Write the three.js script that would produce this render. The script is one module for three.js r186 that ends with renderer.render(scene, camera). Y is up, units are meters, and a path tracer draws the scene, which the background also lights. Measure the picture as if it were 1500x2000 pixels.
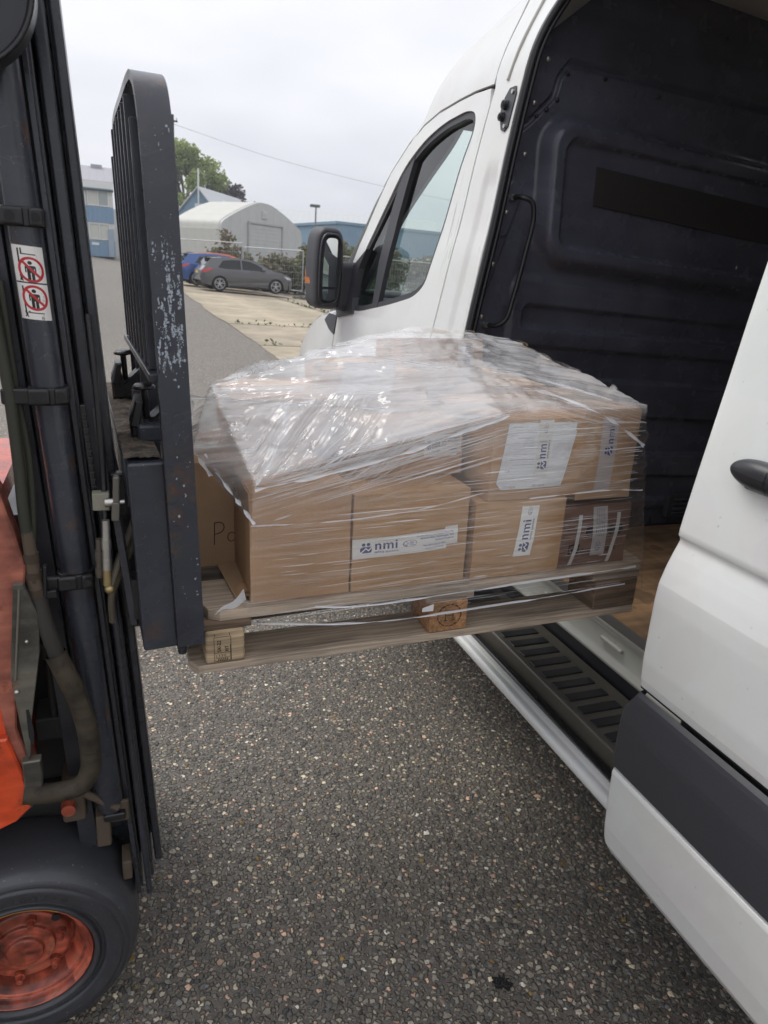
import * as THREE from 'three';
import { RoundedBoxGeometry } from 'three/addons/geometries/RoundedBoxGeometry.js';
import { ConvexHull } from 'three/addons/math/ConvexHull.js';
import { TessellateModifier } from 'three/addons/modifiers/TessellateModifier.js';
import { mergeGeometries, mergeVertices } from 'three/addons/utils/BufferGeometryUtils.js';

// ---------------------------------------------------------------- camera
const scene = new THREE.Scene();
const camera = new THREE.PerspectiveCamera(71.58, 0.75, 0.05, 900);
camera.position.set(0, 1.45, 0);
camera.up.set(0.0477, 0.9444, -0.3253);
camera.lookAt(0.34704, 1.45 - 0.32105, -0.88119);
camera.userData.fStop = 8; camera.focus = 1.55;

const renderer = new THREE.WebGLRenderer({ antialias: true });
renderer.setSize(768, 1024);
renderer.toneMapping = THREE.LinearToneMapping;
renderer.toneMappingExposure = 1.2;
renderer.shadowMap.enabled = true;

// ---------------------------------------------------------------- random and noise
function rng(seed) { let a = seed >>> 0; return () => { a = (a + 0x6D2B79F5) | 0; let t = Math.imul(a ^ (a >>> 15), 1 | a); t = (t + Math.imul(t ^ (t >>> 7), 61 | t)) ^ t; return ((t ^ (t >>> 14)) >>> 0) / 4294967296; }; }
function hash(x, y, s) { let h = Math.imul(x, 374761393) ^ Math.imul(y, 668265263) ^ Math.imul(s, 2147483647 ^ 0x5bd1e995); h = Math.imul(h ^ (h >>> 13), 1274126177); h ^= h >>> 16; return (h >>> 0) / 4294967296; }
const mod = (a, n) => ((a % n) + n) % n;
const sm = (t) => t * t * (3 - 2 * t);
const clamp = (v, a = 0, b = 1) => Math.min(b, Math.max(a, v));
const sstep = (a, b, v) => sm(clamp((v - a) / (b - a)));
const mixn = (a, b, t) => a + (b - a) * t;
function vn(x, y, p, s) { // value noise, period p
  const xi = Math.floor(x), yi = Math.floor(y), u = sm(x - xi), v = sm(y - yi);
  const a = hash(mod(xi, p), mod(yi, p), s), b = hash(mod(xi + 1, p), mod(yi, p), s), c = hash(mod(xi, p), mod(yi + 1, p), s), d = hash(mod(xi + 1, p), mod(yi + 1, p), s);
  return mixn(mixn(a, b, u), mixn(c, d, u), v);
}
function fbm(x, y, p, s, o = 4) { let r = 0, a = 0.5, t = 0; for (let i = 0; i < o; i++) { r += a * vn(x, y, p, s + i * 17); t += a; a *= 0.55; x *= 2; y *= 2; p *= 2; } return r / t; }

// ---------------------------------------------------------------- sky (even overcast), sun behind the cloud
{
  const w = 1024, h = 512, d = new Float32Array(w * h * 4);
  for (let j = 0; j < h; j++) for (let i = 0; i < w; i++) {
    const el = (0.5 - (j + 0.5) / h) * -Math.PI; // row 0 is the bottom
    const az = (i / w) * Math.PI * 2;
    const se = Math.sin(el), up = Math.max(se, 0.0);
    const px = Math.cos(az) * Math.cos(el) / (up + 0.28), py = Math.sin(az) * Math.cos(el) / (up + 0.28);
    let n = fbm(px * 1.3 + 40, py * 1.9 + 40, 4096, 5, 5);
    n = (n - 0.5) * 2;
    let L = 0.71 + 0.33 * up + n * 0.2;
    if (se < 0) L = 0.75;
    const k = (j * w + i) * 4;
    const warm = clamp(0.5 + n * 0.6);
    d[k] = L * mixn(0.93, 0.985, warm); d[k + 1] = L * mixn(0.96, 0.99, warm); d[k + 2] = L * mixn(1.07, 1.03, warm); d[k + 3] = 1;
  }
  const t = new THREE.DataTexture(d, w, h, THREE.RGBAFormat, THREE.FloatType);
  t.mapping = THREE.EquirectangularReflectionMapping; t.magFilter = THREE.LinearFilter; t.minFilter = THREE.LinearFilter; t.wrapS = THREE.RepeatWrapping; t.colorSpace = THREE.LinearSRGBColorSpace; t.needsUpdate = true;
  scene.background = t; scene.environment = t;
  scene.backgroundIntensity = 1; scene.environmentIntensity = 1;
}
const sun = new THREE.DirectionalLight(new THREE.Color(1, 0.965, 0.91), 1.5);
sun.position.set(-13, 24, -16); sun.target.position.set(0, 0, -2); sun.castShadow = true; sun.shadow.radius = 60;
sun.shadow.mapSize.set(2048, 2048);
Object.assign(sun.shadow.camera, { left: -14, right: 14, top: 14, bottom: -14, near: 1, far: 80 });
scene.add(sun, sun.target);

scene.fog = new THREE.FogExp2(new THREE.Color(0.86, 0.89, 0.93), 0.0014);

// ---------------------------------------------------------------- naming
const used = new Map();
function numbered(n) { const k = used.get(n) || 0; used.set(n, k + 1); return k ? `${n}_${String(k).padStart(3, '0')}` : n; }
function thing(name, label, category, p = [0, 0, 0], turn = 0, group) {
  const o = new THREE.Group(); o.name = numbered(name); scene.add(o);
  o.position.set(...p); o.rotation.y = turn; o.userData = { label, category }; if (group) o.userData.group = group; return o;
}
function part(parent, name, geom, mat, label, uv = true) {
  const gs = Array.isArray(geom) ? geom : [geom];
  let g = gs.length > 1 ? join(gs) : gs[0];
  if (uv && !g.userData.ownUV) boxUV(g);
  const m = new THREE.Mesh(g, mat); m.name = name; m.castShadow = m.receiveShadow = true; parent.add(m);
  if (label) m.userData.label = label; return m;
}
function each(parent, name, geoms, mat, label) { return geoms.map((g) => part(parent, name, g, mat, label)); }
function struct(name, geom, mat, uv = true) { const m = part(scene, name, geom, mat, null, uv); m.userData.kind = 'structure'; return m; }
function solo(name, label, category, geom, mat, p, group) { const m = part(scene, numbered(name), geom, mat, label); m.userData.category = category; if (p) m.position.set(...p); if (group) m.userData.group = group; return m; }
function join(gs) {
  return mergeGeometries(gs.map((g) => { g = g.index ? g.toNonIndexed() : g.clone(); for (const k of Object.keys(g.attributes)) if (!['position', 'normal', 'uv'].includes(k)) g.deleteAttribute(k); if (!g.attributes.uv) g.setAttribute('uv', new THREE.BufferAttribute(new Float32Array(g.attributes.position.count * 2), 2)); return g; }));
}
function boxUV(g) { // uv in metres from the side each face points to
  if (g.index) { const n = g.toNonIndexed(); g.index = null; for (const k of Object.keys(n.attributes)) g.setAttribute(k, n.attributes[k]); }
  const P = g.attributes.position, uv = new Float32Array(P.count * 2), a = new THREE.Vector3(), b = new THREE.Vector3(), c = new THREE.Vector3(), n = new THREE.Vector3();
  for (let i = 0; i < P.count; i += 3) {
    a.fromBufferAttribute(P, i); b.fromBufferAttribute(P, i + 1); c.fromBufferAttribute(P, i + 2);
    n.copy(b).sub(a).cross(c.clone().sub(a)); const X = Math.abs(n.x), Y = Math.abs(n.y), Z = Math.abs(n.z);
    [a, b, c].forEach((v, k) => { const q = (i + k) * 2; if (Y >= X && Y >= Z) { uv[q] = v.x; uv[q + 1] = -v.z; } else if (X >= Z) { uv[q] = -v.z; uv[q + 1] = v.y; } else { uv[q] = v.x; uv[q + 1] = v.y; } });
  }
  g.setAttribute('uv', new THREE.BufferAttribute(uv, 2)); return g;
}
// ---------------------------------------------------------------- shapes
const V = (x, y, z) => new THREE.Vector3(x, y, z);
function box(x0, x1, y0, y1, z0, z1, r = 0.002) {
  const w = x1 - x0, h = y1 - y0, d = Math.abs(z1 - z0); r = Math.min(r, w * 0.45, h * 0.45, d * 0.45);
  const g = r > 0 ? new RoundedBoxGeometry(w, h, d, 1, r) : new THREE.BoxGeometry(w, h, d);
  return g.translate((x0 + x1) / 2, (y0 + y1) / 2, (z0 + z1) / 2);
}
function tube(pts, r, seg = 40, rs = 10, closed = false) { return new THREE.TubeGeometry(new THREE.CatmullRomCurve3(pts.map((p) => V(...p)), closed, 'centripetal'), seg, r, rs, closed); }
function rod(a, b, r, r2 = r, seg = 16) {
  const A = V(...a), B = V(...b), d = B.clone().sub(A), g = new THREE.CylinderGeometry(r2, r, d.length(), seg);
  g.applyQuaternion(new THREE.Quaternion().setFromUnitVectors(V(0, 1, 0), d.clone().normalize())); return g.translate(...A.add(B).multiplyScalar(0.5).toArray());
}
function bar(a, b, w, d, r = 0.0015) { // rectangular bar between two points, w in the xy plane, d along z
  const A = V(...a), B = V(...b), v = B.clone().sub(A), g = new RoundedBoxGeometry(w, v.length(), d, 1, Math.min(r, w * 0.4, d * 0.4));
  g.applyQuaternion(new THREE.Quaternion().setFromUnitVectors(V(0, 1, 0), v.clone().normalize())); return g.translate(...A.add(B).multiplyScalar(0.5).toArray());
}
function prismXY(pts, z0, z1, bev = 0.0015) { // polygon in x,y swept from z0 (far) to z1 (near)
  const s = new THREE.Shape(pts.map((p) => new THREE.Vector2(p[0], p[1])));
  const g = new THREE.ExtrudeGeometry(s, { depth: z1 - z0 - 2 * bev, bevelEnabled: bev > 0, bevelThickness: bev, bevelSize: bev, bevelOffset: -bev, bevelSegments: 1, curveSegments: 8 });
  return g.translate(0, 0, z0 + bev);
}
function lathe(pts, seg = 48) { return new THREE.LatheGeometry(pts.map((p) => new THREE.Vector2(p[0], p[1])), seg); }
function interp(t, x) { if (x <= t[0][0]) return t[0][1]; for (let i = 1; i < t.length; i++) if (x <= t[i][0]) { const a = t[i - 1], b = t[i]; return a[1] + (b[1] - a[1]) * (x - a[0]) / (b[0] - a[0]); } return t[t.length - 1][1]; }
function curve2(pts, n = 60, closed = false) { return new THREE.CatmullRomCurve3(pts.map((p) => V(p[0], p[1], 0)), closed, 'centripetal').getPoints(n).map((p) => [p.x, p.y]); }
function densify(pts, s) { const o = []; for (let i = 0; i < pts.length; i++) { const a = pts[i], b = pts[(i + 1) % pts.length], n = Math.max(1, Math.ceil(Math.hypot(a[0] - b[0], a[1] - b[1]) / s)); for (let k = 0; k < n; k++) o.push([mixn(a[0], b[0], k / n), mixn(a[1], b[1], k / n)]); } return o; }
// a sheet of pressed metal: outline and holes as [z, y], laid on the surface x = xf(y, z), edges turned in by t
function skin(outline, holes, xf, { t = 0.012, seg = 0.07, side = 1, off = 0 } = {}) {
  const loops = [outline, ...holes].map((l) => densify(l, seg));
  const sh = new THREE.Shape(loops[0].map((p) => new THREE.Vector2(p[0], p[1])));
  loops.slice(1).forEach((l) => sh.holes.push(new THREE.Path(l.map((p) => new THREE.Vector2(p[0], p[1])))));
  let g = new THREE.ShapeGeometry(sh).toNonIndexed(); g.deleteAttribute('uv'); g.deleteAttribute('normal');
  g = new TessellateModifier(seg * 1.2, 7).modify(g);
  const P = g.attributes.position, n = P.count, pos = [], nor = [], e = 0.004;
  const F = (y, z) => xf(y, z) + off * side;
  const N = (y, z) => { const v = V(-side, (F(y + e, z) - F(y - e, z)) / (2 * e) * side, (F(y, z + e) - F(y, z - e)) / (2 * e) * side); return v.normalize(); };
  for (let i = 0; i < n; i += 3) {
    const v = [0, 1, 2].map((k) => V(F(P.getY(i + k), P.getX(i + k)), P.getY(i + k), P.getX(i + k)));
    const gn = v[1].clone().sub(v[0]).cross(v[2].clone().sub(v[0])); if (gn.x * -side < 0) { const q = v[1]; v[1] = v[2]; v[2] = q; }
    v.forEach((q) => { pos.push(q.x, q.y, q.z); const m = N(q.y, q.z); nor.push(m.x, m.y, m.z); });
  }
  if (t) loops.forEach((l) => {
    for (let i = 0; i < l.length; i++) {
      const a = l[i], b = l[(i + 1) % l.length]; const A = V(F(a[1], a[0]), a[1], a[0]), B = V(F(b[1], b[0]), b[1], b[0]); const A2 = A.clone().setX(A.x + t * side), B2 = B.clone().setX(B.x + t * side);
      const m = B.clone().sub(A).cross(A2.clone().sub(A)).normalize(); [A, B, B2, A, B2, A2].forEach((q) => { pos.push(q.x, q.y, q.z); nor.push(m.x, m.y, m.z); });
    }
  });
  const o = new THREE.BufferGeometry(); o.setAttribute('position', new THREE.Float32BufferAttribute(pos, 3)); o.setAttribute('normal', new THREE.Float32BufferAttribute(nor, 3)); return o;
}
function gridGeo(nu, nv, f, uvf) { // f(u,v) -> [x,y,z]
  const pos = [], uv = [], idx = [];
  for (let j = 0; j <= nv; j++) for (let i = 0; i <= nu; i++) { const p = f(i / nu, j / nv); pos.push(...p); uv.push(...(uvf ? uvf(i / nu, j / nv, p) : [i / nu, j / nv])); }
  for (let j = 0; j < nv; j++) for (let i = 0; i < nu; i++) { const a = j * (nu + 1) + i, b = a + 1, c = a + nu + 1, d = c + 1; idx.push(a, b, d, a, d, c); }
  const g = new THREE.BufferGeometry(); g.setAttribute('position', new THREE.Float32BufferAttribute(pos, 3)); g.setAttribute('uv', new THREE.Float32BufferAttribute(uv, 2)); g.setIndex(idx); g.computeVertexNormals(); return g;
}
function ownUV(g) { g.userData.ownUV = true; return g; }

// ---------------------------------------------------------------- textures
function dataTex(n, f, tile, srgb = true, m = n) { // f(u,v) -> [r,g,b] (0..1 sRGB when srgb); tile in metres
  const d = new Uint8Array(n * m * 4);
  for (let j = 0; j < m; j++) for (let i = 0; i < n; i++) { const c = f(i / n, j / m), k = (j * n + i) * 4; for (let q = 0; q < 3; q++) d[k + q] = clamp(c[q]) * 255; d[k + 3] = c[3] === undefined ? 255 : clamp(c[3]) * 255; }
  const t = new THREE.DataTexture(d, n, m, THREE.RGBAFormat); t.wrapS = t.wrapT = THREE.RepeatWrapping; t.magFilter = THREE.LinearFilter; t.minFilter = THREE.LinearMipmapLinearFilter; t.generateMipmaps = true;
  if (srgb) t.colorSpace = THREE.SRGBColorSpace; if (tile) t.repeat.set(1 / tile, 1 / (Array.isArray(tile) ? tile[1] : tile)); if (Array.isArray(tile)) t.repeat.x = 1 / tile[0]; t.needsUpdate = true; return t;
}
function canvasTex(w, h, draw, tile, srgb = true) {
  const c = document.createElement('canvas'); c.width = w; c.height = h; const g = c.getContext('2d'); draw(g, w, h);
  const t = new THREE.CanvasTexture(c); t.wrapS = t.wrapT = THREE.RepeatWrapping; if (srgb) t.colorSpace = THREE.SRGBColorSpace; if (tile) t.repeat.set(1 / tile, 1 / tile); return t;
}
const lin = (r, g, b) => new THREE.Color().setRGB(r, g, b);
const g1 = (v) => [v, v, v];
// worn paint: base colour canvas with scratches, chips, rust and dirt of a grain of their own
function wornPaint(seed, base, { n = 1024, tile = 0.5, scratch = 160, chips = 120, rust = 10, dirt = 0.15, chipCol = '150,150,150', scrCol = '140,140,145' } = {}) {
  const R = rng(seed);
  const map = canvasTex(n, n, (g) => {
    const rgb = base.match(/\d+/g).map(Number), q = g.createImageData(n, n), P = 6;
    for (let j = 0; j < n; j++) for (let i = 0; i < n; i++) { const u = i / n, v = j / n, f = fbm(u * P, v * P, P, seed, 6), st = fbm(u * 3, v * 24, 24, seed + 5, 3), sp = hash(i, j, seed), k = (j * n + i) * 4; const m = 1 + (f - 0.5) * (0.25 + dirt * 0.75) + (st - 0.5) * (0.1 + 0.25 * dirt) + (sp - 0.5) * 0.07, d = clamp((f - 0.55) * 4) * dirt * 0.25; q.data[k] = mixn(rgb[0] * m, 96, d); q.data[k + 1] = mixn(rgb[1] * m, 84, d); q.data[k + 2] = mixn(rgb[2] * m, 70, d); q.data[k + 3] = 255; }
    g.putImageData(q, 0, 0);
    for (let i = 0; i < rust; i++) { const x = R() * n, y = R() * n; for (let k = 0; k < 70; k++) { g.fillStyle = `rgba(${90 + R() * 40},${50 + R() * 20},${30 + R() * 10},${0.05 + R() * 0.13})`; const s = 1 + R() * 9; g.beginPath(); g.ellipse(x + (R() + R() - 1) * 34, y + (R() + R() - 1) * 50, s, s * (0.4 + R()), R() * 3, 0, 7); g.fill(); } }
    for (let i = 0; i < scratch; i++) { g.strokeStyle = `rgba(${scrCol},${0.05 + R() * R() * 0.5})`; g.lineWidth = 0.5 + R() * 1.1; const x = R() * n, y = R() * n, a = R() < 0.6 ? (R() - 0.5) * 0.8 : R() * 6, l = 8 + R() * R() * 160; g.beginPath(); g.moveTo(x, y); g.quadraticCurveTo(x + Math.cos(a) * l * 0.5 + R() * 6, y + Math.sin(a) * l * 0.5 + R() * 6, x + Math.cos(a) * l, y + Math.sin(a) * l); g.stroke(); }
    for (let i = 0; i < chips; i++) { const x = R() * n, y = R() * n, m = 1 + (R() * 5 | 0); for (let k = 0; k < m; k++) { g.fillStyle = `rgba(${chipCol},${0.2 + R() * 0.5})`; g.beginPath(); g.ellipse(x + (R() - 0.5) * 16, y + (R() - 0.5) * 16, 0.6 + R() * 2.2, 0.5 + R() * 1.2, R() * 3, 0, 7); g.fill(); } }
  }, tile);
  return map;
}
const roughNoise = dataTex(256, (u, v) => { const f = fbm(u * 6, v * 6, 6, 91, 4); return [0, 0.35 + 0.5 * f, 0]; }, 0.35, false);
const fineBump = dataTex(256, (u, v) => g1(0.6 * hash(u * 256 | 0, v * 256 | 0, 3) + 0.4 * fbm(u * 32, v * 32, 32, 9, 2)), 0.12, false);
const lumpBump = dataTex(256, (u, v) => g1(fbm(u * 8, v * 8, 8, 77, 5)), 0.3, false);
function mat(color, rough, o = {}) { return new THREE.MeshPhysicalMaterial({ color: Array.isArray(color) ? lin(...color) : color, roughness: rough, metalness: 0, ...o }); }
const WHITE = lin(1, 1, 1);
const paintDark = wornPaint(11, 'rgb(50,52,58)', { scratch: 120, chips: 90, rust: 3 });
const paintDark2 = wornPaint(23, 'rgb(54,57,65)', { scratch: 330, chips: 260, rust: 14, tile: 0.45 });
const dirtVan = canvasTex(1024, 1024, (g, n) => { const R = rng(5); g.fillStyle = 'rgb(232,234,232)'; g.fillRect(0, 0, n, n); for (let i = 0; i < 260; i++) { const s = 10 + R() * 120; g.fillStyle = `rgba(${150 + R() * 60},${140 + R() * 60},${115 + R() * 60},${0.012 + R() * 0.012})`; g.beginPath(); g.ellipse(R() * n, R() * n, s, s * (0.3 + R()), R() * 3, 0, 7); g.fill(); } for (let i = 0; i < 260; i++) { g.fillStyle = `rgba(70,60,50,${R() * 0.22})`; g.beginPath(); g.ellipse(R() * n, R() * n, 0.5 + R() * 1.5, 0.5 + R() * 1.2, R(), 0, 7); g.fill(); } for (let i = 0; i < 14; i++) { g.strokeStyle = `rgba(90,85,80,${R() * 0.25})`; g.lineWidth = 0.8; const x = R() * n, y = R() * n; g.beginPath(); g.moveTo(x, y); g.lineTo(x + R() * 40 - 20, y + R() * 40 - 20); g.stroke(); } }, 1.3);
const M = {
  van: mat(WHITE, 0.32, { map: dirtVan, clearcoat: 0.7, clearcoatRoughness: 0.12 }),
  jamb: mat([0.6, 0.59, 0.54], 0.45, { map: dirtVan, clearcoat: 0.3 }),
  trim: mat([0.045, 0.047, 0.055], 0.5, { bumpMap: fineBump, bumpScale: 0.00025 }),
  trimSmooth: mat([0.022, 0.023, 0.027], 0.34, { bumpMap: fineBump, bumpScale: 0.0001 }),
  rubber: mat([0.013, 0.013, 0.015], 0.55, { roughnessMap: roughNoise }),
  black: mat([0.01, 0.01, 0.011], 0.7),
  steel: mat(WHITE, 0.5, { map: paintDark, roughnessMap: roughNoise, bumpMap: lumpBump, bumpScale: 0.0004, clearcoat: 0.15, clearcoatRoughness: 0.4 }),
  steel2: mat(WHITE, 0.45, { map: paintDark2, roughnessMap: roughNoise, bumpMap: lumpBump, bumpScale: 0.0007, clearcoat: 0.15, clearcoatRoughness: 0.4 }),
  darksteel: mat([0.014, 0.014, 0.016], 0.5, { roughnessMap: roughNoise }),
  zinc: mat([0.55, 0.54, 0.5], 0.35, { metalness: 0.9, bumpMap: lumpBump, bumpScale: 0.0003 }),
  brass: mat([0.42, 0.33, 0.17], 0.42, { metalness: 0.85, bumpMap: lumpBump, bumpScale: 0.0004 }),
  rusty: mat([0.09, 0.065, 0.045], 0.8, { bumpMap: lumpBump, bumpScale: 0.001 }),
  glass: mat([0.86, 0.93, 0.9], 0.0, { transmission: 1, thickness: 0, ior: 1.5 }),
  glassDark: mat([0.5, 0.6, 0.56], 0.0, { transmission: 1, thickness: 0, ior: 1.5 }),
};
// ---------------------------------------------------------------- ground
const T = (x, z) => { const g = Math.max(0, -z - 12); return (g < 3 ? g * g / 6 : g - 1.5) * clamp(0.0176 - 0.00216 * x, 0, 0.03); };
const asphalt = (() => {
  const n = 2048, cells = 104, R = rng(77), col = new Uint8Array(n * n * 4), hgt = new Uint8Array(n * n * 4);
  const cx = new Float32Array(cells * cells), cy = new Float32Array(cells * cells), cr = new Float32Array(cells * cells), cc = [];
  for (let i = 0; i < cells * cells; i++) {
    cx[i] = R(); cy[i] = R(); cr[i] = 0.45 + 0.6 * R() * R() + 0.25 * R(); const k = R(), v = 0.75 + R() * 0.5;
    cc.push(k < 0.64 ? [104 * v, 101 * v, 95 * v] : k < 0.80 ? [136 * v, 131 * v, 122 * v] : k < 0.86 ? [168 * v, 142 * v, 126 * v] : k < 0.91 ? [172 * v, 164 * v, 146 * v] : k < 0.917 ? [200, 197, 190] : [78 * v, 78 * v, 78 * v]);
  }
  const S = cells / n;
  for (let j = 0; j < n; j++) for (let i = 0; i < n; i++) {
    const wx = 0.5 * (vn(i * 0.11, j * 0.11, Math.round(n * 0.11), 71) - 0.5), wy = 0.5 * (vn(i * 0.11, j * 0.11, Math.round(n * 0.11), 72) - 0.5), x = mod(i * S + wx, cells), y = mod(j * S + wy, cells), xi = Math.floor(x), yi = Math.floor(y); let f1 = 9, f2 = 9, id = 0;
    for (let b = -1; b <= 1; b++) for (let a = -1; a <= 1; a++) {
      const X = xi + a, Y = yi + b, q = mod(Y, cells) * cells + mod(X, cells), dx = X + cx[q] - x, dy = Y + cy[q] - y, d = Math.sqrt(dx * dx + dy * dy) / cr[q];
      if (d < f1) { f2 = f1; f1 = d; id = q; } else if (d < f2) f2 = d;
    }
    const stone = sstep(0.02, 0.2, f2 - f1) * sstep(0.66, 0.5, f1), grain = 0.5 * hash(i, j, 4) + 0.5 * vn(i * 0.25, j * 0.25, n >> 2, 73), k = (j * n + i) * 4, c = cc[id];
    const m = 52 + grain * 62, gg = 0.82 + grain * 0.3;
    for (let q = 0; q < 3; q++) col[k + q] = clamp(mixn(m * (1 - q * 0.045), c[q] * gg, stone) / 255) * 255;
    col[k + 3] = 255; const h = clamp(stone * (0.55 + 0.4 * (1 - f1 * f1)) + grain * 0.08); hgt[k] = hgt[k + 1] = hgt[k + 2] = h * 255; hgt[k + 3] = 255;
  }
  const mk = (d, s) => { const t = new THREE.DataTexture(d, n, n, THREE.RGBAFormat); t.wrapS = t.wrapT = THREE.RepeatWrapping; t.magFilter = THREE.LinearFilter; t.minFilter = THREE.LinearMipmapLinearFilter; t.generateMipmaps = true; if (s) t.colorSpace = THREE.SRGBColorSpace; t.needsUpdate = true; t.repeat.set(1 / 1.35, 1 / 1.35); return t; };
  return { map: mk(col, true), bump: mk(hgt, false) };
})();
{
  const xs = [], zs = []; for (let i = -40; i <= 40; i++) xs.push(Math.sign(i) * Math.pow(Math.abs(i) / 40, 2.2) * 420); for (let i = 0; i <= 110; i++) zs.push(45 - Math.pow(i / 110, 1.5) * 620);
  const g = gridGeo(xs.length - 1, zs.length - 1, (u, v) => { const x = xs[Math.round(u * (xs.length - 1))], z = zs[Math.round(v * (zs.length - 1))]; return [x, T(x, z), z]; }, (u, v, p) => [p[0], p[2]]);
  const c = []; const P = g.attributes.position; for (let i = 0; i < P.count; i++) { const n = fbm(P.getX(i) * 0.4 + 90, P.getZ(i) * 0.4 + 90, 4096, 8, 3); const k = 0.9 + 0.3 * n; c.push(k * 1.56, k * 1.495, k * 1.38); }
  g.setAttribute('color', new THREE.Float32BufferAttribute(c, 3));
  struct('asphalt_ground', ownUV(g), mat(WHITE, 0.52, { map: asphalt.map, bumpMap: asphalt.bump, bumpScale: 0.008, vertexColors: true }), false);
}
{ // loose and proud chippings in the near surface, far too many to count
  const R = rng(404), geo = new THREE.IcosahedronGeometry(1, 0), N = 17000;
  const im = new THREE.InstancedMesh(geo, mat(WHITE, 0.85), N), o = new THREE.Object3D(), c = new THREE.Color();
  for (let i = 0; i < N; i++) {
    const z = -0.25 - R() * 3.4, x = -0.9 + R() * 2.6, s = 0.0022 + 0.0046 * Math.pow(R(), 2.6);
    o.position.set(x, T(x, z) + s * 0.05, z); o.rotation.set(R() * 0.5, R() * 6.3, R() * 0.5); o.scale.set(s * (0.8 + R() * 0.7), s * (0.3 + R() * 0.25), s * (0.7 + R() * 0.5)); o.updateMatrix(); im.setMatrixAt(i, o.matrix);
    const k = R(), v = 0.7 + R() * 0.6; if (k < 0.5) c.setRGB(0.11 * v, 0.11 * v, 0.107 * v); else if (k < 0.74) c.setRGB(0.21 * v, 0.205 * v, 0.19 * v); else if (k < 0.86) c.setRGB(0.25 * v, 0.18 * v, 0.145 * v); else if (k < 0.95) c.setRGB(0.3 * v, 0.26 * v, 0.18 * v); else if (k < 0.975) c.setRGB(0.32 * v, 0.21 * v, 0.06 * v); else c.setRGB(0.42, 0.40, 0.37);
    im.setColorAt(i, c);
  }
  im.name = 'gravel'; im.userData = { kind: 'stuff', label: 'loose stone chippings scattered over the rough tarmac beside the van', category: 'gravel' }; im.receiveShadow = im.castShadow = true; scene.add(im);
}
const concreteTex = dataTex(1024, (u, v) => { const f = fbm(u * 10, v * 10, 10, 31, 6), s = hash(u * 1024 | 0, v * 1024 | 0, 6), p = fbm(u * 3, v * 3, 3, 33, 3); const k = 0.64 + 0.18 * (f - 0.5) + 0.10 * (s - 0.5) + 0.14 * (p - 0.5); return [k, k * 0.93, k * 0.80]; }, 3.1);
const concreteMat = mat(WHITE, 0.9, { map: concreteTex });
const concreteMat2 = mat([0.9, 0.9, 0.93], 0.9, { map: concreteTex });
{ // yard of concrete slabs beside the road
  const yard = new THREE.Group(); yard.name = 'concrete_yard'; yard.userData.kind = 'structure'; scene.add(yard);
  const X = [2.48, 6.4, 10.3, 14.2, 18.1, 22], Z = [-9.2, -13.1, -17.0, -20.9, -24.8, -28.7, -32.6, -36.5, -40.4, -44.3];
  for (let i = 0; i < X.length - 1; i++) for (let j = 0; j < Z.length - 1; j++) {
    const x0 = X[i] + (i ? 0.035 : 0), x1 = X[i + 1] - 0.035, z0 = Z[j] - 0.035, z1 = Z[j + 1] + 0.035, dy = 0.006 + hash(i, j, 5) * 0.012, wob = (z) => i ? 0 : 0.22 * (fbm(z * 0.8 + 50, 3, 4096, 6, 3) - 0.5);
    const top = gridGeo(6, 6, (u, v) => { const z = mixn(z0, z1, v), x = mixn(x0 + wob(z), x1, u); return [x, T(x, z) + dy, z]; }, (u, v, p) => [p[0] + i * 1.7, p[2] + j * 0.9]);
    part(yard, 'slab', ownUV(top), hash(i, j, 9) < 0.25 ? concreteMat2 : concreteMat, null, false);
  }
}
// a blot of old oil near the camera
{ const pts = []; for (let i = 0; i < 26; i++) { const a = i / 26 * 6.283, r = 0.022 * (0.6 + 0.8 * hash(i, 1, 9)); pts.push([0.729 + Math.cos(a) * r, -0.943 + Math.sin(a) * r * 0.8]); } const g = new THREE.ShapeGeometry(new THREE.Shape(pts.map((p) => new THREE.Vector2(p[0], -p[1])))).rotateX(-Math.PI / 2).translate(0, 0.003, 0); struct('oil_stain', g, mat([0.012, 0.012, 0.012], 0.5, { bumpMap: asphalt.bump, bumpScale: 0.004 })); }
// ---------------------------------------------------------------- leaves
const leafGeo = (R, pts, size, list) => { const pos = [], nor = []; const n = V(), t = V(), b = V(); for (const p of pts) { n.set(R() - 0.5, R() * 0.9 - 0.2, R() - 0.5).normalize(); t.set(R() - 0.5, R() - 0.5, R() - 0.5).cross(n).normalize(); b.crossVectors(n, t); const s = size * (0.6 + R() * 0.8), P = V(...p); const q = [[-0.5, 0], [0, -0.28], [0.55, 0], [0, 0.28]].map(([u, v]) => P.clone().addScaledVector(t, u * s).addScaledVector(b, v * s)); [q[0], q[1], q[2], q[0], q[2], q[3]].forEach((k) => { pos.push(k.x, k.y, k.z); nor.push(n.x, n.y, n.z); }); } const g = new THREE.BufferGeometry(); g.setAttribute('position', new THREE.Float32BufferAttribute(pos, 3)); g.setAttribute('normal', new THREE.Float32BufferAttribute(nor, 3)); return g; };
const leafMat = (r, g, b) => mat([r, g, b], 0.7, { transmission: 0.5, thickness: 0, side: THREE.DoubleSide });
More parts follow.
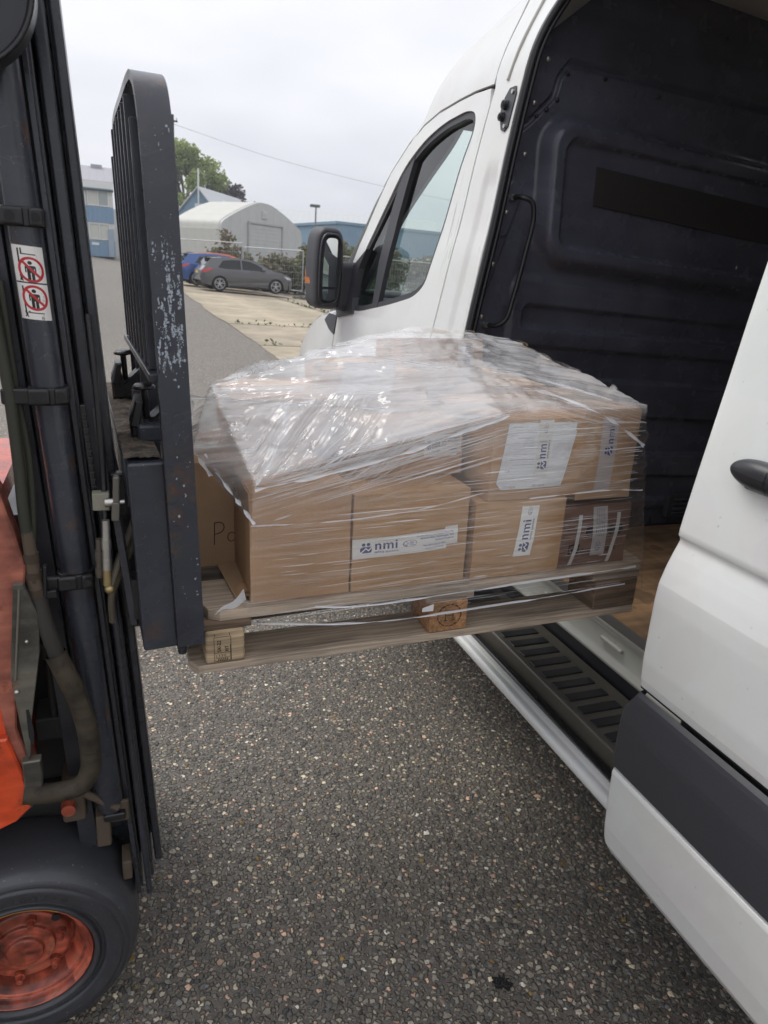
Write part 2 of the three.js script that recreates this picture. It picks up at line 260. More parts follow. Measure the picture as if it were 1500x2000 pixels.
function tree(name, label, [x, z], h, r, mats, n, size, seed, trunkH = 0.3, up = 1) {
  const R = rng(seed), y0 = T(x, z), o = thing(name, label, 'tree', [x, y0, z]);
  const bark = mat([0.07, 0.055, 0.04], 0.9), limbs = [rod([0, -0.2, 0], [0, h * 0.55, 0], r * 0.09, r * 0.04)], cl = [];
  for (let i = 0; i < 26; i++) { const a = R() * 6.28, e = Math.pow(R(), 0.7), rr = r * (0.35 + 0.6 * Math.sqrt(R())) * Math.sin(Math.PI * (0.12 + 0.8 * e)), y = h * (trunkH + (1 - trunkH) * e * 0.93); cl.push([Math.cos(a) * rr, y, Math.sin(a) * rr, r * (0.22 + R() * 0.2)]); limbs.push(rod([0, h * (0.25 + 0.25 * e), 0], [Math.cos(a) * rr, y, Math.sin(a) * rr], r * 0.03, r * 0.008, 6)); }
  part(o, 'trunk', limbs, bark);
  mats.forEach((m, k) => { const pts = []; for (let i = 0; i < n / mats.length; i++) { const c = cl[R() * cl.length | 0], v = V(R() - 0.5, R() - 0.5, R() - 0.5).normalize().multiplyScalar(c[3] * Math.pow(R(), 0.4)); pts.push([c[0] + v.x, c[1] + v.y * 0.85, c[2] + v.z]); } part(o, 'crown', leafGeo(R, pts, size), m); });
  return o;
}
tree('broadleaf_tree', 'tall light green leafy tree rising behind the blue gabled shed', [8.0, -84], 12.6, 4.1, [leafMat(0.30, 0.37, 0.09), leafMat(0.22, 0.30, 0.07), leafMat(0.36, 0.42, 0.13)], 13000, 0.38, 21, 0.25);
tree('copper_tree', 'dark purple copper-leaved tree beside the light green tree', [12.6, -88], 9.0, 4.6, [leafMat(0.028, 0.013, 0.018), leafMat(0.042, 0.02, 0.024)], 6500, 0.5, 22, 0.25);
// ---------------------------------------------------------------- background buildings
const clad = (r, g, b, tile = 0.3) => { const w = 64, t = dataTex(w, (u, v) => { const k = 1, n = 1 + 0.06 * (hash(u * w | 0, v * w | 0, 2) - 0.5) + 0.08 * (fbm(u * 2, v * 2, 2, 5, 3) - 0.5); return [r * k * n, g * k * n, b * k * n]; }, [tile, 1.7]); return mat(WHITE, 0.6, { map: t, bumpMap: dataTex(64, (u) => g1(u < 0.2 ? 0.2 : 0.8), [tile, 1.7], false), bumpScale: 0.012 }); };
const B = { blue: clad(0.46, 0.57, 0.67), blue2: clad(0.47, 0.58, 0.66), cream: mat([0.62, 0.63, 0.6], 0.7), roofGrey: clad(0.62, 0.62, 0.64, 0.5), roofPale: clad(0.74, 0.75, 0.75, 0.6), white: mat([0.72, 0.73, 0.71], 0.6), pane: mat([0.3, 0.34, 0.32], 0.08, { clearcoat: 1 }), blind: mat([0.52, 0.53, 0.47], 0.5, { clearcoat: 1, clearcoatRoughness: 0.05 }), gutter: mat([0.05, 0.1, 0.13], 0.5), door: mat([0.3, 0.37, 0.45], 0.5), hall: clad(0.72, 0.73, 0.72, 0.8), hallRoof: clad(0.76, 0.76, 0.73, 0.8), dark: mat([0.012, 0.013, 0.016], 0.8) };
{ // two storey office block at the end of the road
  const y0 = 0.95, o = thing('office_building', 'two-storey blue and white office building behind the forklift mast', 'building', [0, y0, -60]);
  part(o, 'wall', [box(-14, 0.55, 0, 5.1, -9, 0, 0)], B.cream);
  each(o, 'cladding', [box(-14, 0.56, 0, 1.1, 0.01, 0.09, 0), box(-14, 0.56, 2.36, 3.42, 0.01, 0.09, 0)], B.blue);
  const band = part(o, 'fascia', box(-14, 0.6, 4.62, 5.12, 0.005, 0.22, 0.01), B.white); part(o, 'gutter', rod([-14, 4.6, 0.28], [0.6, 4.55, 0.28], 0.09), B.gutter);
  const roof = part(o, 'roof', [prismXY([[-14.3, 0], [0.8, 0], [0.8, 0.06], [-14.3, 0.06]], 0, 5, 0).rotateX(0.28).translate(0, 6.45, -4.6)], B.roofGrey);
  part(roof, 'chimney', box(-0.9, -0.1, 6.2, 6.6, -4.4, -3.9, 0.02), B.roofGrey);
  let xi = 0;
  for (let k = 0; k < 9; k++) for (const [a, b] of [[1.16, 2.3], [3.46, 4.5]]) {
    const x = -13.6 + k * 1.55, w = part(o, 'window', [box(x, x + 1.45, a, a + 0.07, 0.02, 0.12, 0.005), box(x, x + 1.45, b - 0.07, b, 0.02, 0.12, 0.005), box(x, x + 0.07, a + 0.07, b - 0.07, 0.02, 0.12, 0.005), box(x + 1.38, x + 1.45, a + 0.07, b - 0.07, 0.02, 0.12, 0.005), box(x + 0.69, x + 0.76, a + 0.07, b - 0.07, 0.02, 0.12, 0.005)], B.white);
    for (const s of [0, 1]) part(w, 'pane', box(x + 0.08 + s * 0.69, x + 0.68 + s * 0.69, a + 0.08, b - 0.08, 0.03, 0.05, 0), (xi++ % 5) ? B.blind : B.pane);
  }
  part(o, 'sign', box(-1.05, -0.55, 0.78, 0.96, 0.1, 0.13, 0.01), B.white);
  part(o, 'door', box(0.1, 0.5, 0.02, 1.95, 0.1, 0.18, 0.01), B.door);
}
{ // blue gabled shed
  const o = thing('gabled_shed', 'blue gabled workshop with pale metal roof behind the grey hall', 'building', [8.2, 0.55, -74], -0.5);
  part(o, 'wall', [prismXY([[-2.6, 0], [2.6, 0], [2.6, 4.0], [0, 6.9], [-2.6, 4.0]], -14, 0, 0)], B.blue2);
  const r = []; for (const s of [-1, 1]) r.push(prismXY([[0, 6.95], [s * 2.95, 3.68], [s * 2.95, 3.8], [0, 7.1]].map((p) => p).sort(() => 0), -14.2, 0.3, 0));
  const roof = part(o, 'roof', r, B.roofPale);
  part(roof, 'rooflight', box(0, 1.2, -0.03, 0.03, -6.5, -4.0, 0.01).rotateZ(-0.842).translate(0.75, 6.26, 0), mat([0.7, 0.72, 0.72], 0.3));
  const d = part(o, 'door', box(-0.9, 1.3, 0.02, 3.9, 0.005, 0.08, 0.01), B.dark); part(d, 'handle', box(0.1, 0.2, 1.6, 1.75, 0.08, 0.12, 0.01), B.white);
  part(o, 'sign', box(-0.35, 0.5, 4.5, 5.6, 0.01, 0.08, 0.02), B.white); part(o, 'notice', box(-2.2, -1.6, 1.7, 2.7, 0.01, 0.06, 0.02), B.white);
  part(o, 'pipe', rod([0.1, 0.2, 0.25], [0.1, 8.6, 0.25], 0.07), B.white);
}
solo('pale_shed', 'pale shed roof edge left of the blue gabled workshop', 'building', [prismXY([[-3, 0], [3, 0], [3, 3.6], [0, 5.4], [-3, 3.6]], -8, 0, 0.02)], B.roofPale, [2.6, 0.6, -72]);
{ // grey arched hall
  const o = thing('storage_hall', 'grey clad hall with rounded eaves and closed roller door', 'building', [6.92, 0.1, -50], 0.62);
  const prof = (w, h, H) => { const p = [[0, 0], [0, h - 0.5]]; p.push(...curve2([[0, h - 0.5], [0.12, h - 0.05], [0.6, h + 0.3], [w / 2 - 0.9, H - 0.12], [w / 2, H], [w / 2 + 0.9, H - 0.12], [w - 0.6, h + 0.3], [w - 0.12, h - 0.05], [w, h - 0.5]], 40)); p.push([w, 0]); return p; };
  part(o, 'wall', prismXY(prof(8.0, 3.6, 5.1), -0.25, 0, 0.01), B.hall);
  part(o, 'roof', prismXY(prof(8.06, 3.64, 5.14), -4.6, -0.26, 0.01), B.hallRoof);
  const d = part(o, 'roller_door', box(2.55, 5.75, 0.03, 3.7, 0.005, 0.02, 0.004), B.hall); each(d, 'door_slat', [...Array(15)].map((_, i) => box(2.56, 5.74, 0.05 + i * 0.24, 0.28 + i * 0.24, 0.021, 0.05, 0.012)), B.hall); each(d, 'door_frame', [box(2.42, 2.54, 0, 3.7, 0.01, 0.12, 0.01), box(5.76, 5.88, 0, 3.7, 0.01, 0.12, 0.01), box(2.42, 5.88, 3.71, 3.84, 0.01, 0.12, 0.01)], mat([0.4, 0.4, 0.4], 0.6));
  const v = part(o, 'vent', box(3.75, 4.3, 4.1, 4.6, 0.005, 0.06, 0.01), B.roofPale); each(v, 'louvre', [0, 1, 2, 3].map((i) => box(3.8, 4.25, 4.15 + i * 0.11, 4.2 + i * 0.11, 0.06, 0.1, 0.005)), B.cream);
}
{ // long industrial unit to the right
  const o = thing('industrial_unit', 'long industrial unit with blue band and cream wall behind the van', 'building', [16.5, 0.05, -56], 0.12);
  part(o, 'wall', box(0, 40, 0, 2.5, -20, 0, 0), B.cream); part(o, 'cladding_band', box(-0.05, 40.05, 2.51, 4.5, -20, 0.08, 0.01), B.blue2);
  part(o, 'roof', prismXY([[-0.2, 4.5], [40.2, 4.5], [40.2, 4.7], [-0.2, 4.7]], -20, 0.2, 0.01), B.blue2);
  const s = part(o, 'shutter', box(10, 15, 0.02, 2.4, 0.01, 0.08, 0.01), mat([0.25, 0.33, 0.42], 0.5)); each(s, 'shutter_slat', [...Array(10)].map((_, i) => box(10.05, 14.95, 0.05 + i * 0.23, 0.24 + i * 0.23, 0.081, 0.1, 0.005)), B.blue2);
}
{
  const o = thing('warehouse', 'long warehouse with white sloping roof behind the grey hall', 'building', [11, 0.2, -78], -0.28);
  part(o, 'wall', box(0, 22, 0, 4.4, -12, 0, 0), B.blue2); part(o, 'roof', prismXY([[-0.4, 0], [22.4, 0], [22.4, 0.1], [-0.4, 0.1]], -8, 0.3, 0).rotateX(0.3).translate(0, 4.45, 0), B.roofPale); part(o, 'fascia', box(-0.4, 22.4, 4.05, 4.42, 0.02, 0.35, 0.01), B.white);
}
// ---------------------------------------------------------------- street furniture
{ const o = thing('street_lamp', 'thin street lamp post behind the fence above the door mirror', 'street lamp', [10.55, 0.1, -40]); part(o, 'post', rod([0, 0, 0], [0, 4.3, 0], 0.06, 0.04), mat([0.2, 0.24, 0.22], 0.5)); part(o, 'lamp_head', box(-0.32, 0.2, 4.28, 4.42, -0.12, 0.12, 0.03), mat([0.12, 0.13, 0.13], 0.5)); }
{ const o = thing('utility_pole', 'dark wooden utility pole just right of the load backrest', 'utility pole', [3.62, 0.3, -45]); part(o, 'pole', rod([0, -0.3, 0], [0.02, 8.35, 0], 0.12, 0.09), mat([0.05, 0.045, 0.04], 0.85)); part(o, 'crossarm', box(-0.3, 0.3, 8.0, 8.08, -0.05, 0.05, 0.01), mat([0.06, 0.055, 0.05], 0.8)); each(o, 'insulator', [rod([-0.25, 8.08, 0], [-0.25, 8.2, 0], 0.04), rod([0.25, 8.08, 0], [0.25, 8.2, 0], 0.04)], B.white); }
solo('overhead_wire', 'overhead wire sagging across the sky from the utility pole', 'cable', tube([[3.65, 8.2, -45], [9, 7.1, -44.5], [15, 6.3, -44], [22, 5.7, -43], [30, 5.8, -42]], 0.011, 40, 5), mat([0.42, 0.43, 0.45], 0.7));
// temporary fence panels along the yard
{
  const F = [[3.2, -38.5], [6.1, -36.4], [8.55, -34.2], [8.75, -34.1], [12.1, -33.2], [15.5, -32.5], [19, -31.8]], gm = mat([0.46, 0.48, 0.49], 0.4, { metalness: 0.6 });
  const L = ['tall wire mesh fence panel behind the blue hatchback', 'wire mesh fence panel in front of the roller door of the hall', null, 'wire mesh fence panel directly behind the door mirror', 'wire mesh fence panel seen left through the cab window', 'wire mesh fence panel seen right through the cab window'];
  for (let i = 0; i < F.length - 1; i++) {
    if (!L[i]) continue; const [x0, z0] = F[i], [x1, z1] = F[i + 1], len = Math.hypot(x1 - x0, z1 - z0) - 0.06, y0 = T(x0, z0), o = thing('mesh_fence', L[i], 'fence', [x0, y0 + 0.06, z0], -Math.atan2(z1 - z0, x1 - x0), null);
    part(o, 'post', rod([0, 0, 0], [0, 1.9, 0], 0.024), gm); part(o, 'post', rod([len, 0, 0], [len, 1.9, 0], 0.024), gm); each(o, 'rail', [rod([0, 1.88, 0], [len, 1.88, 0], 0.022), rod([0, 0.1, 0], [len, 0.1, 0], 0.02)], gm);
    const w = []; for (let x = 0.12; x < len; x += 0.12) w.push(rod([x, 0.1, 0], [x, 1.88, 0], 0.0035, 0.0035, 4)); for (let y = 0.35; y < 1.8; y += 0.28) w.push(rod([0, y, 0.004], [len, y, 0.004], 0.0035, 0.0035, 4)); const m = part(o, 'mesh', w, gm); m.userData.kind = 'stuff';
    each(o, 'foot', [box(-0.1, 0.1, -0.06, 0.06, -0.3, 0.3, 0.02), box(len - 0.1, len + 0.1, -0.06, 0.06, -0.3, 0.3, 0.02)], mat([0.05, 0.05, 0.05], 0.9));
  }
}
function bush(label, x, z, w, h, seed, mats, n = 2600) { n = Math.round(n * 1.9);
  const R = rng(seed), o = thing('bush', label, 'bush', [x, T(x, z), z]); const st = [], cl = [];
  for (let i = 0; i < 16; i++) { const a = (R() - 0.5) * w, b = (R() - 0.5) * 0.9, y = h * (0.3 + 0.65 * R()) * (1 - 0.3 * Math.abs(a / w)); cl.push([a, y, b]); st.push(rod([a * 0.5, 0, b * 0.5], [a, y, b], 0.025, 0.008, 5)); }
  part(o, 'stem', st, mat([0.09, 0.06, 0.04], 0.9));
  mats.forEach((m) => { const pts = []; for (let i = 0; i < n / mats.length; i++) { const c = cl[R() * cl.length | 0], s = 0.2 + R() * 0.42; pts.push([c[0] + (R() + R() - 1) * s, Math.max(0.05, c[1] * (0.25 + 0.75 * Math.sqrt(R())) + (R() - 0.5) * s), c[2] + (R() + R() - 1) * s]); } part(o, 'foliage', leafGeo(R, pts, 0.24), m); });
}
const lf = [leafMat(0.13, 0.15, 0.04), leafMat(0.19, 0.17, 0.07), leafMat(0.2, 0.14, 0.09)], lg = [leafMat(0.15, 0.2, 0.04), leafMat(0.2, 0.22, 0.06), leafMat(0.17, 0.14, 0.07)];
bush('pale straggly bush standing left of the roller door', 5.6, -38.4, 1.8, 2.7, 1, lf, 1500);
bush('low brown-green bush behind the fence below the roller door', 7.4, -37, 2.6, 1.9, 2, lf);
bush('dense brownish bush behind the bonnet of the grey hatchback', 8.7, -36.4, 2.6, 2.4, 3, lf, 3600);
bush('tall green bush just left of the door mirror', 10.1, -36.2, 2.6, 2.9, 4, lg, 3800);
bush('bright green bush rising above the door mirror', 11.9, -36.5, 2.8, 3.1, 5, lg, 3600);
bush('brown-green bush seen through the quarter window', 14.4, -36.8, 3, 2.6, 6, lf, 2600);
bush('rounded brown bush seen through the cab window', 16.6, -37.0, 2.6, 2.5, 7, lf, 2600);
bush('low green bush seen through the cab window behind the white van', 19.5, -36, 3, 1.8, 8, lg, 1800);
{ const R = rng(9), pts = []; for (const [a, b, n] of [[[2.5, -13.1], [6.3, -13.1], 60], [[5.4, -17.0], [9, -17.0], 160], [[2.6, -17.0], [5, -17.0], 30], [[6.38, -24.8], [9.5, -24.8], 60], [[6.4, -20.9], [6.4, -28], 60], [[7.4, -31.2], [8.2, -31.2], 130]]) for (let i = 0; i < n; i++) { const t = R(), x = mixn(a[0], b[0], t) + (R() - 0.5) * 0.12, z = mixn(a[1], b[1], t) + (R() - 0.5) * 0.12; pts.push([x, T(x, z) + 0.02 + R() * R() * 0.12, z]); }
  const m = solo('weeds', 'low weeds growing in the joints of the concrete yard', 'weeds', leafGeo(R, pts, 0.09), leafMat(0.09, 0.12, 0.03)); m.userData.kind = 'stuff'; }
// ---------------------------------------------------------------- parked cars
const carXf = (y, z) => { const belt = 0.95; let w = 0.9 - 0.05 * Math.pow(Math.abs((y - 0.62) / 0.45), 2) * (y < 0.62 ? 0.7 : 0.5) - 0.012 * Math.exp(-Math.pow((y - 0.42 - 0.06 * (z - 2)) / 0.06, 2)); if (y > belt) w = 0.9 - 0.05 * 0.27 - (y - belt) * 0.42; if (z < 0.55) w -= 0.2 * Math.pow((0.55 - z) / 0.55, 2); if (z > 3.75) w -= 0.28 * Math.pow((z - 3.75) / 0.63, 2); return -w; };
const tyreM = mat([0.015, 0.015, 0.016], 0.8), rimM = mat([0.5, 0.5, 0.52], 0.3, { metalness: 0.8 }), carGlass = mat([0.004, 0.005, 0.006], 0.03), redLamp = mat([0.5, 0.012, 0.015], 0.15, { clearcoat: 1 }), plateM = mat([0.6, 0.45, 0.05], 0.5), lampGlass = mat([0.5, 0.52, 0.55], 0.1, { clearcoat: 1 });
function makeCar(name, label, pos, turn, paint, group, tilt = 0) {
  const o = thing(name, label, 'car', pos, 0, group); o.rotation.set(0, turn, tilt, 'YXZ');
  const arc = (c) => [...Array(13)].map((_, i) => { const a = Math.PI * (1 - i / 12) * 1.04 - 0.06; return [c + 0.37 * Math.cos(a), 0.31 + 0.37 * Math.sin(a)]; });
  const top = curve2([[0.02, 0.42], [0, 0.6], [0.05, 0.86], [0.16, 0.98], [0.33, 1.2], [0.5, 1.4], [0.8, 1.445], [1.3, 1.47], [1.9, 1.462], [2.45, 1.40], [2.9, 1.22], [3.3, 1.02], [3.7, 0.96], [4.1, 0.85], [4.3, 0.73], [4.38, 0.5], [4.34, 0.3]], 60);
  const low = [[4.3, 0.2], [3.9, 0.2], ...arc(3.5).reverse().map((p) => p), [3.1, 0.19], [1.25, 0.19], ...arc(0.85).reverse(), [0.44, 0.24], [0.1, 0.3]];
  const outline = [...top, ...low];
  const side = skin(outline, [], carXf, { t: 0.02, seg: 0.12 }), far = skin(outline, [], (y, z) => -carXf(y, z), { t: 0.02, seg: 0.2, side: -1 });
  const over = gridGeo(8, top.length - 1, (u, v) => { const p = top[Math.round(v * (top.length - 1))], x = carXf(p[1], p[0]); return [mixn(x, -x, u), p[1] + 0.02 * Math.sin(Math.PI * u), p[0]]; });
  const body = part(o, 'body', [side, far, over], paint);
  part(body, 'underbody', box(-0.78, 0.78, 0.16, 0.6, 0.15, 4.2, 0.05), mat([0.006, 0.006, 0.006], 0.9));
  const W = [[[0.78, 1.03], [1.02, 1.33], [1.45, 1.385], [1.83, 1.39], [1.83, 0.985], [1.1, 0.985]], [[1.9, 0.985], [1.9, 1.39], [2.3, 1.355], [2.62, 1.24], [3.02, 1.02], [2.95, 0.975]]];
  W.forEach((w) => { part(body, 'window', skin(w, [], carXf, { t: 0.01, seg: 0.12, off: -0.004 }), carGlass); part(body, 'window', skin(w, [], (y, z) => -carXf(y, z), { t: 0.01, seg: 0.2, side: -1, off: -0.004 }), carGlass); });
  part(o, 'windscreen', gridGeo(6, 6, (u, v) => { const z = mixn(2.5, 3.22, v), y = interp([[2.45, 1.41], [2.9, 1.23], [3.3, 1.03]], z) + 0.022; const x = carXf(y, z) * 0.86; return [mixn(x, -x, u), y + 0.02 * Math.sin(Math.PI * u), z + 0.004]; }), carGlass);
  part(o, 'rear_window', gridGeo(6, 4, (u, v) => { const z = mixn(0.24, 0.47, v), y = interp([[0.16, 0.98], [0.33, 1.2], [0.5, 1.4]], z) + 0.005; const x = carXf(y, z) * 0.84; return [mixn(x, -x, u), y, z - 0.022]; }), carGlass);
  part(o, 'spoiler', box(-0.6, 0.6, 1.39, 1.43, 0.3, 0.6, 0.015), mat([0.01, 0.01, 0.012], 0.3));
  for (const s of [1, -1]) {
    part(o, 'tail_light', skin([[0.05, 0.88], [0.5, 1.0], [0.52, 0.93], [0.3, 0.83], [0.06, 0.78]], [], (y, z) => s * carXf(y, z), { t: 0.02, seg: 0.1, side: s, off: -0.006 }), redLamp);
    part(o, 'headlight', skin([[3.85, 0.83], [4.22, 0.75], [4.3, 0.66], [4.05, 0.68]], [], (y, z) => s * carXf(y, z), { t: 0.02, seg: 0.1, side: s, off: -0.006 }), lampGlass);
    const m = part(o, 'mirror', new RoundedBoxGeometry(0.2, 0.13, 0.12, 3, 0.05).translate(-s * 0.98, 1.03, 2.85), paint); part(m, 'mirror_arm', box(-s * 0.9 - 0.05, -s * 0.9 + 0.05, 0.96, 1.0, 2.83, 2.89, 0.01), M.black);
    for (const z of [0.85, 3.5]) {
      const w = part(o, 'wheel', lathe([[0.2, -0.09], [0.3, -0.095], [0.325, -0.06], [0.328, 0.06], [0.3, 0.095], [0.24, 0.1], [0.235, 0.07], [0.2, 0.06]], 28).rotateZ(s * Math.PI / 2).translate(-s * 0.79, 0.325, z), tyreM);
      const sp = [lathe([[0.215, 0.09], [0.238, 0.1], [0.235, 0.06], [0.215, 0.05]], 28)]; for (let k = 0; k < 10; k++) sp.push(new THREE.BoxGeometry(0.2, 0.025, 0.022).translate(0.12, 0.075, 0).rotateY((k >> 1) * 1.2566 + (k % 2 ? 0.19 : -0.19))); sp.push(new THREE.CylinderGeometry(0.045, 0.05, 0.03, 14).translate(0, 0.08, 0));
      part(w, 'rim', sp.map((g) => g.clone().rotateZ(s * Math.PI / 2).translate(-s * 0.79, 0.325, z)), rimM);
      part(w, 'hub_well', new THREE.CylinderGeometry(0.225, 0.225, 0.03, 20).rotateZ(Math.PI / 2).translate(-s * 0.81, 0.325, z), M.black);
    }
    each(o, 'door_handle', [0.0, 1].map((k) => box(-s * 0.905 - 0.012, -s * 0.905 + 0.012, 0.87, 0.9, 1.42 + k * 1.0, 1.6 + k, 0.008)), paint);
  }
  part(o, 'number_plate', box(-0.26, 0.26, 0.72, 0.83, -0.015, 0.0, 0.004).translate(0, 0, 0.01), plateM);
  part(o, 'sill_trim', box(-0.885, -0.86, 0.19, 0.26, 1.3, 3.05, 0.01), M.black);
  return o;
}
const carPaint = (r, g, b) => mat([r, g, b], 0.35, { metalness: 0.35, clearcoat: 1, clearcoatRoughness: 0.04 });
makeCar('parked_car', 'dark grey metallic hatchback parked side-on on the concrete yard', [3.34, 0.2, -31.05], 1.666, carPaint(0.085, 0.085, 0.09), 'cars parked in the yard', 0.0).scale.setScalar(0.88);
makeCar('parked_car', 'blue hatchback mostly hidden behind the dark grey hatchback', [2.72, 0.27, -33.6], 1.64, carPaint(0.025, 0.08, 0.26), 'cars parked in the yard').scale.setScalar(0.9);
makeCar('parked_car', 'orange-red car whose roof shows above the blue car', [3.25, 0.30, -36.8], 1.6, carPaint(0.55, 0.13, 0.06), 'cars parked in the yard').scale.setScalar(0.93);
makeCar('parked_car', 'dark navy car glimpsed left of the forklift mast', [-6.6, 0.16, -20.0], 1.5, carPaint(0.012, 0.017, 0.035), 'cars parked in the yard');
{ const o = makeCar('parked_car', 'white car whose bonnet shows through the cab windscreen', [12.2, 0.02, -23.5], 0.5, carPaint(0.7, 0.71, 0.7), 'cars parked in the yard'); o.scale.set(1.1, 1.22, 1.1); }

// ---------------------------------------------------------------- the van
const van = thing('delivery_van', 'white high-roof delivery van with its sliding side door open', 'van');
const prof = [[0.3, 0.975], [0.36, 0.958], [0.46, 0.945], [0.56, 0.94], [0.75, 0.945], [0.95, 0.95], [1.05, 0.965], [1.16, 0.981], [1.32, 1.003], [1.52, 1.031], [1.6, 1.045], [1.8, 1.07], [1.96, 1.095], [2.04, 1.11], [2.1, 1.13], [2.2, 1.175], [2.3, 1.22], [2.42, 1.29], [2.52, 1.38], [2.6, 1.52]];
const profSm = (() => { const c = new THREE.CatmullRomCurve3(prof.map((p) => V(p[1], p[0], 0)), false, 'centripetal').getPoints(240).map((p) => [p.y, p.x]); return c; })();
const bodyX = (y, z) => interp(profSm, y) + (z < -3.2 ? 0.0975 * (z + 3.2) * (z + 3.2) : 0);
const XC = 1.94, farX = (y, z) => 2 * XC - bodyX(y, z);
const gapLine = (y) => -2.215 + (y - 1.275) * 0.092; // shut line between front door and pillar
// rear quarter and pillar skin with the door opening cut out
{
  const open = [[-1.988, 0.52], [-1.988, 1.3], [-1.988, 1.8], [-1.99, 2.0], [-1.985, 2.1], [-1.965, 2.17], [-1.92, 2.225], [-1.84, 2.25], [-0.9, 2.26], [-0.64, 2.24], [-0.62, 2.1], [-0.62, 0.52]];
  const out = [[gapLine(1.985) + 0.0005, 1.985], [-2.16, 2.02], [-2.156, 2.22], [-2.1, 2.3], [-2.0, 2.42], [-1.9, 2.55], [-1.8, 2.6], [2.4, 2.6], [2.5, 2.0], [2.55, 0.42], ...open.slice().reverse().filter((p) => p[1] > 1.99 || p[0] > -1).map((p) => p[1] < 0.6 ? [p[0], 0.42] : p), [-1.9885, 1.985]];
  part(van, 'side_panel', skin(out, [], bodyX, { t: 0.03, seg: 0.05 }), M.van);
  part(van, 'door_pillar', gridGeo(44, 130, (u, v) => { const y = mixn(0.42, 1.9855, v), a = gapLine(y), b = -1.988, q = clamp((u - 0.07) / 0.86), z = mixn(a + 0.001, b - 0.001, q), t = u < 0.07 ? (0.07 - u) / 0.07 : u > 0.93 ? (u - 0.93) / 0.07 : 0; const press = 0.010 * sstep(0.42, 0.58, q) * sstep(0.96, 0.82, q) * sstep(1.79, 1.70, y); return [bodyX(y, z) + press + 0.03 * t * t + 0.002 * t, y, z + (u < 0.07 ? -0.001 : u > 0.93 ? 0.001 : 0) * Math.min(1, t * 3)]; }), M.van);
  // jamb returning inward from the opening edge
  const j = []; for (let i = 0; i <= 40; i++) j.push(mixn(0.5, 2.2, i / 40));
  part(van, 'door_jamb', gridGeo(3, 40, (u, v) => { const y = mixn(0.46, 2.1, v); return [bodyX(y, -2) + 0.03 + u * 0.014, y, -1.9885 - u * 0.05]; }), M.jamb);
  const edge = [[0.44, -1.985], [0.8, -1.985], [1.3, -1.985], [1.6, -1.985], [1.8, -1.985], [1.96, -1.987], [2.05, -1.987], [2.11, -1.98], [2.17, -1.955], [2.215, -1.915], [2.238, -1.84], [2.247, -1.6], [2.25, -0.9]].map(([y, z]) => [bodyX(y, z) + 0.010, y, z + 0.007]);
  each(van, 'door_seal', [tube(edge, 0.0125, 120, 10), tube(edge.map((p) => [p[0] + 0.014, p[1], p[2] + 0.006]), 0.007, 120, 8)], M.rubber);
  // pressed recess beside the striker and the sealed roof joint
  part(van, 'roof_joint', tube([[bodyX(1.99, -2.07) + 0.0015, 1.99, -2.075], [bodyX(2.08, -2.06) + 0.0015, 2.08, -2.06], [bodyX(2.18, -2.05) + 0.0015, 2.18, -2.05], [bodyX(2.3, -2.03) + 0.0015, 2.3, -2.03], [bodyX(2.45, -1.95) + 0.0015, 2.45, -1.95]], 0.008, 40, 8), mat([0.42, 0.41, 0.37], 0.7));
  const bx = (y, z) => bodyX(y, z) - 0.004;
  const sp = [[-2.062, 1.945], [-2.045, 1.965], [-2.012, 1.965], [-2.0, 1.945], [-2.003, 1.86], [-2.02, 1.848], [-2.04, 1.855], [-2.068, 1.895], [-2.07, 1.92]];
  const st = part(van, 'striker_plate', skin(sp, [], bx, { t: 0.006, seg: 0.03 }), M.trim);
  each(st, 'guide', [rod([bx(1.915, -2.04) + 0.004, 1.92, -2.04], [bx(1.915, -2.04) - 0.012, 1.92, -2.04], 0.014, 0.012), rod([bx(1.895, -2.04) + 0.004, 1.889, -2.044], [bx(1.89, -2.04) - 0.012, 1.889, -2.044], 0.013, 0.011)], M.trimSmooth);
  each(st, 'guide_hole', [rod([bx(1.92, -2.04) - 0.010, 1.92, -2.04], [bx(1.92, -2.04) - 0.0145, 1.92, -2.04], 0.008), rod([bx(1.889, -2.04) - 0.010, 1.889, -2.044], [bx(1.889, -2.04) - 0.0145, 1.889, -2.044], 0.007)], M.black);
  each(st, 'screw', [[1.951, -2.018], [1.862, -2.018]].map(([y, z]) => rod([bx(y, z) + 0.002, y, z], [bx(y, z) - 0.005, y, z], 0.0055)), M.zinc);
}
